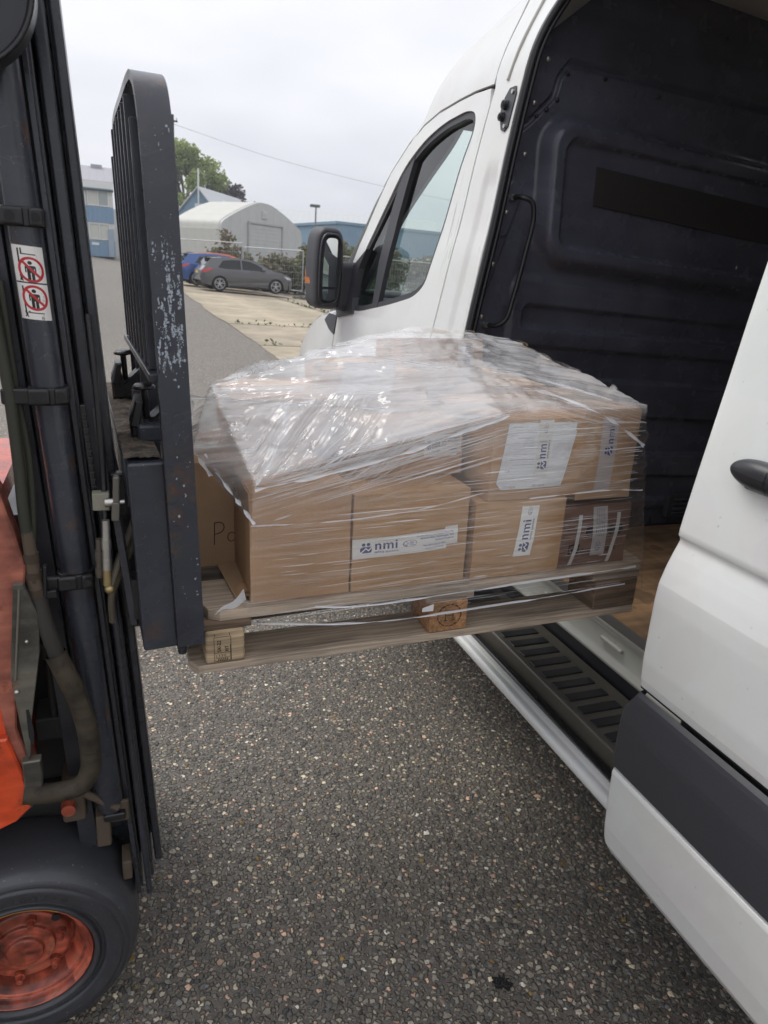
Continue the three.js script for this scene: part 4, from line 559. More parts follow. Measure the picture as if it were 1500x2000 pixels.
// ---------------------------------------------------------------- forklift
const lift = thing('forklift_truck', 'worn orange and black forklift truck lifting the wrapped pallet', 'forklift');
{
  const K = Math.tan(0.061), B0 = 0.3; // mast leans back; u is the offset along x at height 0.3
  const mp = (u, y, z) => [u - (y - B0) * K - (z < -1.4 ? 0.055 : 0), y, z];
  const mbar = (u0, u1, y0, y1, z0, z1, r = 0.002) => bar(mp((u0 + u1) / 2, y0, (z0 + z1) / 2), mp((u0 + u1) / 2, y1, (z0 + z1) / 2), u1 - u0, Math.abs(z1 - z0), r);
  for (const far of [0, 1]) {
    const Z = (z) => far ? -2.86 - z : z; // the two uprights mirror each other
    const TOP = 3.1;
    part(lift, 'outer_channel', [mbar(-0.098, -0.066, 0.36, TOP, Z(-1.185), Z(-1.25)), mbar(-0.066, -0.056, 0.36, TOP, Z(-1.2), Z(-1.25)), mbar(-0.056, -0.004, 0.36, TOP, Z(-1.235), Z(-1.25)), mbar(-0.009, 0.0, 0.245, TOP, Z(-1.165), Z(-1.25)), mbar(-0.004, 0.004, 0.245, TOP, Z(-1.18), Z(-1.25))], M.steel);
    part(lift, 'inner_channel', [mbar(0.009, 0.026, 0.262, TOP, Z(-1.185), Z(-1.262), 0.004), mbar(-0.05, 0.009, 0.262, TOP, Z(-1.255), Z(-1.27))], M.steel);
    part(lift, 'inner_channel', [mbar(0.0305, 0.045, 0.285, TOP, Z(-1.20), Z(-1.285), 0.004), mbar(-0.02, 0.03, 0.29, TOP, Z(-1.272), Z(-1.285))], M.steel);
    const c = part(lift, 'lift_cylinder', [rod(mp(-0.033, 0.495, Z(-1.152)), mp(-0.033, TOP, Z(-1.152)), 0.0222, 0.0222, 40), rod(mp(-0.033, 0.478, Z(-1.152)), mp(-0.033, 0.5, Z(-1.152)), 0.019, 0.0222, 40)], M.steel2);
    part(c, 'cylinder_foot', [box(-0.056, -0.018, 0.462, 0.478, Z(-1.15) - 0.02, Z(-1.15) + 0.02, 0.004)], M.darksteel);
  }
  const tie = [mbar(-0.09, -0.03, 0.9, 1.02, -1.26, -1.6), mbar(-0.09, -0.03, 2.5, 2.62, -1.26, -1.6)]; each(lift, 'crossmember', tie, M.steel);
  // pipe clamps round the lift cylinder
  for (const [y, x0] of [[1.484, -0.2], [1.243, -0.152], [0.947, -0.118]]) {
    const cx = -0.033 - (y - B0) * K;
    const p = part(lift, 'clamp', [new RoundedBoxGeometry(cx - x0 + 0.0, 0.024, 0.012, 2, 0.004).translate((cx + x0) / 2 + 0.0, y, -1.130), lathe([[0.0215, -0.0125], [0.0268, -0.0125], [0.028, -0.01], [0.028, 0.01], [0.0268, 0.0125], [0.0215, 0.0125]], 40).translate(cx, y, -1.152), new RoundedBoxGeometry(0.03, 0.025, 0.014, 2, 0.005).rotateY(0.1).translate(cx - 0.012, y, -1.127), new RoundedBoxGeometry(0.020, 0.025, 0.014, 2, 0.005).rotateY(0.45).translate(cx + 0.0165, y, -1.131)], M.rubber);
    each(p, 'bolt_recess', [rod([cx - 0.014, y, -1.124], [cx - 0.014, y, -1.1188], 0.0068), rod([cx + 0.0175, y, -1.128], [cx + 0.0175, y, -1.1205], 0.006)], M.black);
  }
  // warning decals wrapped on the cylinder
  const decal = (top) => canvasTex(256, 306, (g, w, h) => {
    g.fillStyle = '#e6e3de'; g.fillRect(0, 0, w, h); g.fillStyle = '#111';
    const cy = top ? 200 : 120;
    if (top) { g.fillRect(52, 26, 15, 270); g.fillRect(78, 22, 12, 50); g.fillRect(78, 66, 110, 9); } else { g.fillRect(52, 24, 14, 240); g.fillRect(78, 236, 14, 14); g.fillRect(78, 244, 118, 9); }
    const by = top ? 260 : 248; g.lineWidth = 10; g.strokeStyle = '#111'; g.beginPath(); g.arc(40, by + 14, 22, -1.2, 1.2); g.stroke(); g.beginPath(); g.arc(92, by + 20, 26, 2.3, 3.9); g.stroke();
    g.fillStyle = '#111'; g.beginPath(); g.arc(138, cy - 58, 16, 0, 7); g.fill();
    g.beginPath(); g.moveTo(112, cy - 34); g.lineTo(164, cy - 34); g.quadraticCurveTo(178, cy - 34, 178, cy - 18); g.lineTo(178, cy + 26); g.lineTo(168, cy + 26); g.lineTo(168, cy - 10); g.lineTo(164, cy - 10); g.lineTo(164, cy + 96); g.lineTo(141, cy + 96); g.lineTo(141, cy + 28); g.lineTo(135, cy + 28); g.lineTo(135, cy + 96); g.lineTo(112, cy + 96); g.lineTo(112, cy - 10); g.lineTo(108, cy - 10); g.lineTo(108, cy + 26); g.lineTo(98, cy + 26); g.lineTo(98, cy - 18); g.quadraticCurveTo(98, cy - 34, 112, cy - 34); g.fill();
    g.strokeStyle = '#b8232e'; g.lineWidth = 22; g.beginPath(); g.ellipse(142, cy, 88, 98, 0, 0, 7); g.stroke(); g.beginPath(); g.moveTo(84, cy - 66); g.lineTo(204, cy + 64); g.stroke();
    const R = rng(top ? 3 : 4); g.lineCap = 'round'; for (let i = 0; i < (top ? 12 : 26); i++) { g.strokeStyle = `rgba(60,58,56,${0.25 + R() * 0.5})`; g.lineWidth = 1 + R() * 2.2; let x = top ? 190 + i * 1.6 : 190 + R() * 36, y = top ? 20 + i * 17 : 70 + R() * 90; g.beginPath(); g.moveTo(x, y); g.lineTo(x + R() * 16 - 8, y + R() * 22 - 6); g.stroke(); }
    if (!top) for (let i = 0; i < 60; i++) { g.fillStyle = `rgba(50,50,52,${R()})`; g.beginPath(); g.arc(170 + R() * 22, 262 + R() * 42, R() * 3.4, 0, 7); g.fill(); }
  });
  const decalGeo = (y0, y1) => gridGeo(16, 8, (u, v) => { const y = mixn(y0, y1, v), a = mixn(-1.02, 0.98, u), cx = -0.033 - (y - B0) * K; return [cx + Math.sin(a) * 0.0226, y - Math.sin(a) * 0.0015, -1.152 + Math.cos(a) * 0.0226]; });
  const dm = (t) => mat(WHITE, 0.35, { map: t, clearcoat: 0.4 });
  part(lift, 'warning_decal', ownUV(decalGeo(1.4005, 1.4475)), dm(decal(true)), 'square white decal with a raised fork and a crossed-out standing figure in a red ring', false);
  part(lift, 'warning_decal', ownUV(decalGeo(1.3505, 1.3985)), dm(decal(false)), 'square white decal with a lowered fork and a crossed-out standing figure in a red ring', false);
  // big round of the pulley guard at the top left
  const pg = part(lift, 'hose_pulley', lathe([[0.02, -0.02], [0.088, -0.02], [0.092, -0.016], [0.092, 0.014], [0.096, 0.018], [0.100, 0.018], [0.100, -0.022]], 64).rotateX(Math.PI / 2).translate(-0.165, 1.735, -1.09), M.rubber); part(pg, 'pulley_disc', new THREE.CylinderGeometry(0.091, 0.091, 0.01, 60).rotateX(Math.PI / 2).translate(-0.165, 1.735, -1.088), M.trimSmooth);
  // leaf chain with its anchor
  const ch = []; for (let i = 0; i < 13; i++) { const y = 1.222 - i * 0.0115, x = -0.046 + (1.22 - y) * 0.07; ch.push(new RoundedBoxGeometry(0.0085, 0.0125, 0.010, 1, 0.002).rotateZ(0.06).translate(x, y, -1.148)); ch.push(rod([x + 0.003, y - 0.006, -1.142], [x + 0.003, y - 0.006, -1.139], 0.0022, 0.0022, 8)); }
  part(lift, 'leaf_chain', ch, M.darksteel);
  part(lift, 'guide_strip', [bar([-0.0285, 1.222, -1.15], [-0.017, 1.06, -1.14], 0.005, 0.01)], mat([0.06, 0.06, 0.06], 0.55));
  part(lift, 'hydraulic_hose', tube([[-0.031, 1.36, -1.146], [-0.027, 1.29, -1.14], [-0.0245, 1.2, -1.137], [-0.0225, 1.12, -1.135], [-0.0235, 1.04, -1.122]], 0.0046, 40, 10), M.rubber);
  const an = part(lift, 'chain_anchor', new RoundedBoxGeometry(0.025, 0.028, 0.02, 2, 0.002).translate(-0.028, 1.082, -1.128), mat([0.24, 0.23, 0.18], 0.6, { bumpMap: lumpBump, bumpScale: 0.001 }));
  part(an, 'bolt', [new THREE.CylinderGeometry(0.0068, 0.0068, 0.012, 6).rotateZ(Math.PI / 2).translate(-0.0165, 1.083, -1.113), rod([-0.01, 1.083, -1.113], [0.006, 1.083, -1.113], 0.0032)], M.zinc);
  part(lift, 'lever_plate', [bar([-0.0075, 1.056, -1.115], [-0.004, 1.125, -1.115], 0.0105, 0.016, 0.003), bar([-0.0085, 1.055, -1.106], [-0.0065, 1.085, -1.106], 0.012, 0.006, 0.002)], mat([0.16, 0.15, 0.13], 0.45, { metalness: 0.5, bumpMap: lumpBump, bumpScale: 0.001 }));
  part(lift, 'pull_bar', bar([-0.006, 1.055, -1.12], [0.013, 0.868, -1.118], 0.0115, 0.012), M.steel);
  const ft = part(lift, 'hose_fitting', [rod([-0.0225, 1.055, -1.112], [-0.0235, 1.024, -1.112], 0.0058, 0.0064, 16)], M.zinc);
  each(ft, 'hex_nut', [rod([-0.0235, 1.024, -1.112], [-0.024, 1.007, -1.112], 0.0082, 0.0082, 6), rod([-0.0243, 0.99, -1.112], [-0.0247, 0.972, -1.112], 0.0078, 0.0078, 6), rod([-0.024, 1.007, -1.112], [-0.0243, 0.99, -1.112], 0.0066, 0.0066, 12)], M.zinc);
  part(ft, 'elbow', [rod([-0.0247, 0.972, -1.112], [-0.025, 0.945, -1.112], 0.0068, 0.0076, 8), new THREE.SphereGeometry(0.0085, 14, 10).translate(-0.0225, 0.938, -1.112)], M.brass);
  part(ft, 'pipe_coupling', [rod([-0.034, 1.02, -1.124], [-0.0355, 0.955, -1.124], 0.0055, 0.0065, 10), rod([-0.0345, 1.0, -1.124], [-0.035, 0.985, -1.124], 0.008, 0.008, 6), rod([-0.0352, 0.972, -1.124], [-0.0355, 0.96, -1.124], 0.008, 0.008, 6)], mat([0.12, 0.10, 0.08], 0.6, { metalness: 0.5 }));
  each(lift, 'feed_pipe', [tube([[0.03, 1.07, -1.15], [0.012, 1.02, -1.14], [-0.004, 0.985, -1.13], [-0.016, 0.955, -1.118], [-0.0225, 0.938, -1.112]], 0.0062, 40, 10), tube([[0.035, 1.05, -1.16], [0.012, 0.99, -1.15], [-0.006, 0.95, -1.14], [-0.02, 0.915, -1.14], [-0.022, 0.86, -1.15]], 0.006, 40, 10)], mat([0.10, 0.085, 0.06], 0.6));
  part(lift, 'return_pipe', rod([-0.02, 0.91, -1.15], [0.018, 0.26, -1.15], 0.0058), M.steel);
  // hoses and pipe on the left of the mast
  const olive = mat([0.028, 0.031, 0.02], 0.6, { bumpMap: lumpBump, bumpScale: 0.0006 });
  each(lift, 'hydraulic_hose', [tube([[-0.158, 1.42, -1.14], [-0.148, 1.33, -1.135], [-0.141, 1.25, -1.13], [-0.137, 1.14, -1.125], [-0.136, 1.07, -1.12], [-0.1335, 1.02, -1.12]], 0.0085, 50, 12), tube([[-0.142, 1.40, -1.15], [-0.134, 1.25, -1.15], [-0.1255, 1.15, -1.145], [-0.126, 1.07, -1.137], [-0.129, 1.02, -1.128]], 0.006, 50, 10)], olive);
  const hf = part(lift, 'hose_fitting', [rod([-0.1345, 1.04, -1.12], [-0.132, 1.002, -1.12], 0.0086, 0.0094), rod([-0.1315, 0.992, -1.12], [-0.1305, 0.972, -1.12], 0.0098, 0.0105), rod([-0.130, 0.962, -1.12], [-0.128, 0.925, -1.118], 0.0115, 0.012)], M.rusty);
  each(hf, 'hex_nut', [rod([-0.132, 1.004, -1.12], [-0.1313, 0.99, -1.12], 0.0122, 0.0122, 6), rod([-0.1305, 0.974, -1.12], [-0.1298, 0.958, -1.12], 0.0128, 0.0128, 6), rod([-0.1285, 0.945, -1.119], [-0.1275, 0.925, -1.118], 0.0145, 0.0145, 6)], mat([0.07, 0.05, 0.035], 0.75, { metalness: 0.3, bumpMap: lumpBump, bumpScale: 0.001 }));
  part(lift, 'fitting_bracket', [bar([-0.117, 0.93, -1.115], [-0.113, 0.985, -1.115], 0.005, 0.012), bar([-0.128, 0.934, -1.118], [-0.10, 0.936, -1.118], 0.012, 0.012)], M.rubber);
  const sleeve = mat([0.072, 0.066, 0.055], 0.75, { map: wornPaint(81, 'rgb(205,190,165)', { scratch: 60, chips: 40, rust: 30, dirt: 0.9, tile: 0.2 }), bumpMap: lumpBump, bumpScale: 0.0015 });
  part(lift, 'hose_sleeve', tube([[-0.1085, 0.838, -1.102], [-0.096, 0.80, -1.1], [-0.081, 0.752, -1.1], [-0.0715, 0.70, -1.1], [-0.068, 0.652, -1.1], [-0.07, 0.61, -1.1], [-0.084, 0.581, -1.1], [-0.108, 0.574, -1.1], [-0.14, 0.574, -1.1], [-0.175, 0.58, -1.1]], 0.0165, 90, 20), sleeve);
  each(lift, 'hydraulic_hose', [tube([[-0.127, 0.932, -1.116], [-0.122, 0.90, -1.11], [-0.115, 0.87, -1.105], [-0.104, 0.825, -1.102]], 0.0125, 40, 14), tube([[-0.132, 0.93, -1.13], [-0.128, 0.89, -1.12], [-0.12, 0.86, -1.115], [-0.112, 0.83, -1.11]], 0.008, 40, 10)], mat([0.03, 0.027, 0.022], 0.7, { bumpMap: lumpBump, bumpScale: 0.0008 }));
  part(lift, 'tilt_rod', rod([-0.11, 0.545, -1.145], [-0.03, 0.488, -1.135], 0.0068, 0.0068, 14), M.rusty);
  part(lift, 'rod_bracket', [box(-0.045, -0.012, 0.45, 0.495, -1.15, -1.142, 0.003)], M.rusty);
  // chassis
  const orangeT = wornPaint(31, 'rgb(205,74,38)', { scratch: 120, chips: 80, rust: 16, dirt: 0.5, tile: 0.35, chipCol: '70,45,35', scrCol: '235,200,180' });
  const orange = mat(WHITE, 0.4, { map: orangeT, roughnessMap: roughNoise, clearcoat: 0.3 });
  const fadedT = wornPaint(37, 'rgb(150,88,72)', { scratch: 80, chips: 60, rust: 26, dirt: 1.2, tile: 0.3, chipCol: '60,55,50' }); const faded = mat(WHITE, 0.6, { map: fadedT });
  const greyT = wornPaint(41, 'rgb(92,90,82)', { scratch: 120, chips: 50, rust: 18, dirt: 1.2, tile: 0.3 }); const greyP = mat(WHITE, 0.5, { map: greyT, metalness: 0.2 });
  part(lift, 'chassis', [prismXY([[-1.6, 1.0], [-0.215, 1.0], [-0.19, 0.82], [-0.185, 0.66], [-0.172, 0.60], [-0.168, 0.56], [-0.2, 0.528], [-0.26, 0.50], [-0.5, 0.47], [-1.6, 0.47]], -1.9, -1.118, 0.004)], orange);
  part(lift, 'side_cover', [prismXY([[-0.9, 1.32], [-0.24, 1.25], [-0.165, 1.105], [-0.140, 0.985], [-0.145, 0.945], [-0.168, 0.80], [-0.176, 0.70], [-0.155, 0.605], [-0.17, 0.6], [-0.19, 0.66], [-0.21, 0.9], [-0.9, 0.95]], -1.16, -1.112, 0.003)], faded);
  part(lift, 'cover_plate', prismXY([[-0.158, 0.962], [-0.145, 0.962], [-0.126, 0.905], [-0.131, 0.84], [-0.151, 0.725], [-0.158, 0.655], [-0.163, 0.645], [-0.1675, 0.70], [-0.172, 0.76], [-0.175, 0.80]], -1.112, -1.100, 0.001), greyP);
  part(lift, 'plate_slot', prismXY([[-0.158, 0.742], [-0.154, 0.742], [-0.1495, 0.70], [-0.1515, 0.672], [-0.158, 0.69]], -1.1005, -1.0985, 0), M.black);
  part(lift, 'seam_rod', rod([-0.15, 0.955, -1.1], [-0.168, 0.80, -1.098], 0.0018), mat([0.2, 0.19, 0.15], 0.5, { metalness: 0.5 }));
  each(lift, 'bolt', [new THREE.SphereGeometry(0.0042, 10, 8).translate(-0.168, 0.778, -1.0985), new THREE.SphereGeometry(0.003, 10, 8).translate(-0.147, 0.865, -1.0995)], M.zinc);
  part(lift, 'step_corner', prismXY([[-0.172, 0.645], [-0.144, 0.645], [-0.1435, 0.61], [-0.147, 0.573], [-0.165, 0.552], [-0.172, 0.565]], -1.115, -1.096, 0.002), greyP);
  part(lift, 'corner_skirt', prismXY([[-0.4, 0.70], [-0.19, 0.69], [-0.173, 0.62], [-0.165, 0.549], [-0.19, 0.524], [-0.24, 0.503], [-0.4, 0.49]], -1.12, -1.102, 0.003), orange);
  // dark machinery behind the hoses
  part(lift, 'axle_housing', [box(-0.3, -0.02, 0.28, 0.44, -1.9, -1.26, 0.03), box(-0.3, -0.06, 0.44, 0.9, -1.75, -1.3, 0.02), rod([-0.13, 0.80, -1.2], [-0.128, 0.62, -1.2], 0.006), rod([-0.135, 0.80, -1.2], [-0.135, 0.78, -1.2], 0.011, 0.011, 6), box(-0.16, -0.1, 0.615, 0.66, -1.26, -1.19, 0.004)], mat([0.018, 0.017, 0.015], 0.7, { bumpMap: lumpBump, bumpScale: 0.002 }));
  each(lift, 'hub_bracket', [box(-0.125, -0.085, 0.46, 0.535, -1.24, -1.15, 0.006), box(-0.07, -0.045, 0.40, 0.47, -1.22, -1.14, 0.004), box(-0.03, -0.012, 0.30, 0.345, -1.2, -1.15, 0.004)], M.rusty);
  const capG = new THREE.CylinderGeometry(0.012, 0.013, 0.02, 12).rotateX(Math.PI / 2).translate(-0.113, 0.50, -1.145);
  part(lift, 'counterweight', [box(-1.75, -0.9, 0.25, 1.0, -1.95, -1.15, 0.08)], orange);
  part(lift, 'overhead_guard', [bar([-0.35, 1.0, -1.22], [-0.62, 2.05, -1.3], 0.05, 0.05, 0.01), bar([-0.35, 1.0, -1.86], [-0.62, 2.05, -1.78], 0.05, 0.05, 0.01), box(-1.5, -0.62, 2.05, 2.1, -1.82, -1.26, 0.02), bar([-1.5, 1.0, -1.25], [-1.45, 2.05, -1.3], 0.05, 0.05, 0.01), bar([-1.5, 1.0, -1.85], [-1.45, 2.05, -1.78], 0.05, 0.05, 0.01)], M.steel);
  // front wheel, worn cushion tyre on an orange rim
  const tyreT = canvasTex(1024, 512, (g, w, h) => { const R = rng(12); g.fillStyle = 'rgb(58,59,63)'; g.fillRect(0, 0, w, h); for (let i = 0; i < 1500; i++) { const b = R() < 0.5 ? 34 : 112; g.fillStyle = `rgba(${b},${b},${b + 2},${R() * 0.10})`; g.beginPath(); g.ellipse(R() * w, R() * h, 2 + R() * 26, 1 + R() * 10, R() * 0.6, 0, 7); g.fill(); } g.fillStyle = 'rgba(104,106,113,0.3)'; g.fillRect(0, h * 0.02, w, h * 0.42); for (let i = 0; i < 700; i++) { const b = 120 + R() * 110; g.fillStyle = `rgba(${b},${b},${b},${R() * 0.55})`; const k = R() < 0.5; g.beginPath(); g.ellipse(R() * w, h * (0.30 + 0.5 * R()), R() * 3, 0.5 + R(), R() * 3, 0, 7); g.fill(); } });
  const tp = curve2([[0.118, -0.004], [0.123, 0.009], [0.129, 0.011], [0.133, 0.003], [0.138, 0.003], [0.142, 0.011], [0.152, 0.013], [0.168, 0.014], [0.172, 0.0105], [0.177, 0.010], [0.183, 0.007], [0.193, -0.006], [0.1995, -0.026], [0.202, -0.055], [0.2035, -0.085], [0.202, -0.12], [0.196, -0.145], [0.18, -0.16], [0.13, -0.16]], 60);
  const wheel = part(lift, 'tyre', ownUV(lathe(tp, 96).rotateX(Math.PI / 2)), mat(WHITE, 0.6, { map: tyreT, roughnessMap: roughNoise, bumpMap: lumpBump, bumpScale: 0.0006 }), null, false);
  wheel.position.set(-0.206, 0.204, -1.112);
  const rimT = wornPaint(51, 'rgb(165,78,58)', { scratch: 90, chips: 60, rust: 70, dirt: 1.7, tile: 0.26, chipCol: '60,45,40' });
  const rimMat = mat(WHITE, 0.45, { map: rimT, clearcoat: 0.2 });
  const rim = part(wheel, 'rim', lathe(curve2([[0.0, -0.012], [0.03, -0.012], [0.034, -0.02], [0.05, -0.022], [0.053, -0.029], [0.075, -0.031], [0.081, -0.045], [0.086, -0.046], [0.094, -0.026], [0.102, -0.014], [0.108, -0.012], [0.112, -0.002], [0.117, 0.004], [0.119, 0.0], [0.117, -0.01]], 90), 72).rotateX(Math.PI / 2), rimMat);
  part(lift, 'cap', capG, rimMat);
  for (let i = 0; i < 6; i++) { const a = i * Math.PI / 3 + 0.30, x = Math.cos(a) * 0.065, y = Math.sin(a) * 0.065; part(rim, 'wheel_nut', [new THREE.CylinderGeometry(0.0095, 0.010, 0.01, 6).rotateX(Math.PI / 2).translate(x, y, -0.024), new THREE.CylinderGeometry(0.0055, 0.006, 0.016, 12).rotateX(Math.PI / 2).translate(x, y, -0.016)], rimMat); }
  part(rim, 'valve_hole', new THREE.CylinderGeometry(0.008, 0.008, 0.002, 14).rotateX(Math.PI / 2).translate(0.055, 0.052, -0.0305), M.black);
  part(rim, 'edge_wear', new THREE.TorusGeometry(0.1175, 0.0012, 6, 60, 0.9).rotateZ(1.0).translate(0, 0, 0.003), mat([0.6, 0.32, 0.03], 0.5));
  // raised size marking on the sidewall
  {
    const { FontLoader } = await import('three/addons/loaders/FontLoader.js'), { TextGeometry } = await import('three/addons/geometries/TextGeometry.js');
    const font = await new FontLoader().loadAsync('fonts/droid/droid_sans_bold.typeface.json'), gs = [];
    [...'18X7-8'].forEach((ch, i) => { const g = new TextGeometry(ch, { font, size: 0.0175, depth: 0.002, curveSegments: 3 }); g.computeBoundingBox(); g.translate(-g.boundingBox.max.x / 2, 0, 0); const a = Math.PI / 2 + 0.05 - i * 0.115; g.rotateZ(a - Math.PI / 2).translate(Math.cos(a) * 0.150, Math.sin(a) * 0.149, 0.0122); gs.push(g); });
    part(wheel, 'size_marking', gs, mat([0.032, 0.032, 0.034], 0.7));
  }
  const w2 = wheel.clone(); w2.name = 'tyre'; w2.position.set(-0.206, 0.204, -1.79); w2.rotation.y = Math.PI; lift.add(w2);
  const rw = part(lift, 'tyre', lathe(tp, 40).rotateX(Math.PI / 2).translate(-1.35, 0.204, -1.3), M.rubber); part(rw, 'rim', new THREE.CylinderGeometry(0.12, 0.12, 0.05, 30).rotateX(Math.PI / 2).translate(-1.35, 0.204, -1.33), rimMat);
  // fork carriage
  const TL = Math.tan(0.043), cp = (x, y, z) => [x - (y - 0.86) * TL, y, z];
  const cbar = (x0, x1, y0, y1, z0, z1, r = 0.003) => bar(cp((x0 + x1) / 2, y0, (z0 + z1) / 2), cp((x0 + x1) / 2, y1, (z0 + z1) / 2), x1 - x0, Math.abs(z1 - z0), r);
  const grime = mat(WHITE, 0.85, { map: wornPaint(71, 'rgb(78,70,60)', { scratch: 30, chips: 500, rust: 40, dirt: 2.2, tile: 0.16, chipCol: '150,140,125' }), bumpMap: asphalt.bump, bumpScale: 0.003 });
  const yaw = (g) => (Array.isArray(g) ? g.map(yaw) : g.translate(-0.09, 0, 1.08).rotateY(0.042).translate(0.09, 0, -1.08));
  const car = part(lift, 'fork_carriage', yaw([cbar(0.024, 0.078, 0.835, 1.152, -1.085, -1.125, 0.004), cbar(0.020, 0.076, 1.07, 1.155, -1.126, -1.8, 0.004), cbar(0.024, 0.078, 0.835, 0.92, -1.126, -1.8, 0.004)]), M.steel2);
  part(car, 'grime_layer', yaw(gridGeo(14, 90, (u, v) => { const z = mixn(-1.1, -1.79, v), x = mixn(0.009, 0.062, u); return [x, 1.1562 + 0.006 * fbm(x * 160 + 9, z * 160 + 900, 4096, 5, 3) * Math.sin(Math.PI * clamp(u * 0.98 + 0.01)), z]; })), grime);
  each(car, 'backing_plate', [cbar(-0.004, 0.028, 0.85, 1.11, -1.18, -1.2), cbar(-0.004, 0.028, 0.85, 1.11, -1.52, -1.55), rod([0.02, 0.88, -1.13], [0.02, 0.95, -1.13], 0.02), box(0.0, 0.03, 0.86, 0.93, -1.16, -1.12, 0.004)], M.darksteel);
  each(car, 'corner_lug', [rod([0.087, 0.812, -1.105], [0.087, 0.84, -1.105], 0.007, 0.011), cbar(0.06, 0.118, 0.838, 0.846, -1.09, -1.3, 0.001)], M.steel);
  for (const [z, px, py] of [[-1.25, 0.046, 1.232], [-1.60, 0.02, 1.243]]) {
    const f = part(lift, 'fork', [cbar(0.083, 0.108, 0.815, 1.15, z - 0.05, z + 0.05, 0.004), cbar(0.045, 0.09, 1.155, 1.185, z - 0.05, z + 0.05, 0.006), prismXY([[0.09, 0.807], [0.115, 0.803], [0.96, 0.842], [0.96, 0.85], [0.115, 0.835], [0.09, 0.835]], z - 0.05, z + 0.05, 0.003)], M.steel2);
    const pin = part(f, 'fork_pin', [lathe([[0, 0.012], [0.014, 0.012], [0.0185, 0.0075], [0.018, 0.004], [0.006, 0.001], [0.0055, -0.05], [0, -0.05]], 32).rotateZ(0.06).translate(px, py, z)], M.darksteel);
    const h = py - 1.232; each(f, 'pin_housing', [prismXY([[-0.012, 1.158], [-0.014, 1.19 + h], [-0.006, 1.212 + h], [0.004, 1.208 + h], [0.012, 1.18 + h], [0.045, 1.212 + h], [0.058, 1.2 + h], [0.06, 1.158]].map(([a, b]) => [a + px - 0.012, b]), z - 0.035, z + 0.03, 0.004), prismXY([[-0.026, 1.18 + h], [-0.016, 1.222 + h], [-0.004, 1.222 + h], [-0.01, 1.175 + h]].map(([a, b]) => [a + px, b]), z - 0.03, z + 0.04, 0.003)], M.darksteel);
  }
  part(car, 'wood_chock', prismXY([[0.066, 1.128], [0.074, 1.155], [0.084, 1.205], [0.092, 1.2], [0.09, 1.14], [0.08, 1.125]], -1.13, -1.11, 0.003), mat([0.3, 0.25, 0.15], 0.8));
  // load backrest: bent outer bar and upright bars
  const legs = (z0, z1) => { const pts = [], t = 0.022; const P = [[0.845, -1.079], [1.45, -1.079], [1.55, -1.081], [1.61, -1.09], [1.648, -1.112], [1.668, -1.15], [1.674, -1.2]]; const far = P.slice().reverse().map(([y, z]) => [y, -2.74 - z]); const path = [...P, [1.675, -1.37], ...far]; return path; };
  const path = new THREE.CatmullRomCurve3(legs().map(([y, z]) => V(0, y, z)), false, 'centripetal').getPoints(140);
  const frame = (w0, w1, th) => { const L = path.length, pos = [], idx = []; const nrm = path.map((p, i) => { const a = path[Math.max(0, i - 1)], b = path[Math.min(L - 1, i + 1)], ty = b.y - a.y, tz = b.z - a.z, l = Math.hypot(ty, tz); return [-tz / l * -1, ty / l * -1]; }); const ring = (i, x, d) => { const p = path[i], n = nrm[i], y = p.y + n[0] * d * -1, z = p.z + n[1] * d * -1; const q = cp(x, y, z); return q; }; const quads = (A, B, C, D) => { for (let i = 0; i < L - 1; i++) { pos.push(...A(i), ...B(i), ...B(i + 1), ...A(i), ...B(i + 1), ...A(i + 1)); } }; const c = [[w0, 0], [w1, 0], [w1, th], [w0, th]]; for (let k = 0; k < 4; k++) { const [x0, d0] = c[k], [x1, d1] = c[(k + 1) % 4]; quads((i) => ring(i, x0, d0), (i) => ring(i, x1, d1)); } const g = new THREE.BufferGeometry(); g.setAttribute('position', new THREE.Float32BufferAttribute(pos, 3)); g.computeVertexNormals(); return g; };
  const paintChip = mat(WHITE, 0.45, { map: canvasTex(1024, 1024, (g, n) => { const R = rng(91); g.drawImage ? 0 : 0; g.fillStyle = 'rgb(50,53,61)'; g.fillRect(0, 0, n, n); for (let i = 0; i < 700; i++) { const v = R() < 0.5 ? 20 : 90; g.fillStyle = `rgba(${v},${v},${v + 4},${R() * 0.08})`; const s = 4 + R() * R() * 70; g.beginPath(); g.ellipse(R() * n, R() * n, s, s * 0.5, R() * 3, 0, 7); g.fill(); } for (let i = 0; i < 420; i++) { g.strokeStyle = `rgba(140,142,150,${R() * R() * 0.5})`; g.lineWidth = 0.5 + R(); const x = R() * n, y = R() * n, l = R() * R() * 120, a = (R() - 0.5) * 1.1; g.beginPath(); g.moveTo(x, y); g.lineTo(x + Math.cos(a) * l, y + Math.sin(a) * l); g.stroke(); } for (let i = 0; i < 60; i++) { const x = R() * n, y = R() * n; for (let k = 0; k < 60; k++) { g.fillStyle = `rgba(${100 + R() * 40},${56 + R() * 24},${38},${R() * 0.16})`; g.beginPath(); g.ellipse(x + (R() + R() - 1) * 30, y + (R() + R() - 1) * 60, 1 + R() * 8, 1 + R() * 8, 0, 0, 7); g.fill(); } } }, 1.0), roughnessMap: roughNoise, bumpMap: lumpBump, bumpScale: 0.0007, clearcoat: 0.2, clearcoatRoughness: 0.4 });
  const br = part(lift, 'load_backrest', yaw(frame(0.0765, 0.1195, 0.012)), paintChip);
  for (let i = 0; i < 8; i++) { const z = -1.13 - i * 0.069; part(br, 'upright_bar', yaw(cbar(0.070, 0.098, 1.285, 1.672 - (i === 0 || i === 7 ? 0.05 : 0.012), z, z - 0.012, 0.002)), M.steel); }
  part(br, 'cross_rail', yaw(cbar(0.066, 0.108, 1.272, 1.284, -1.093, -1.648, 0.002)), M.steel);
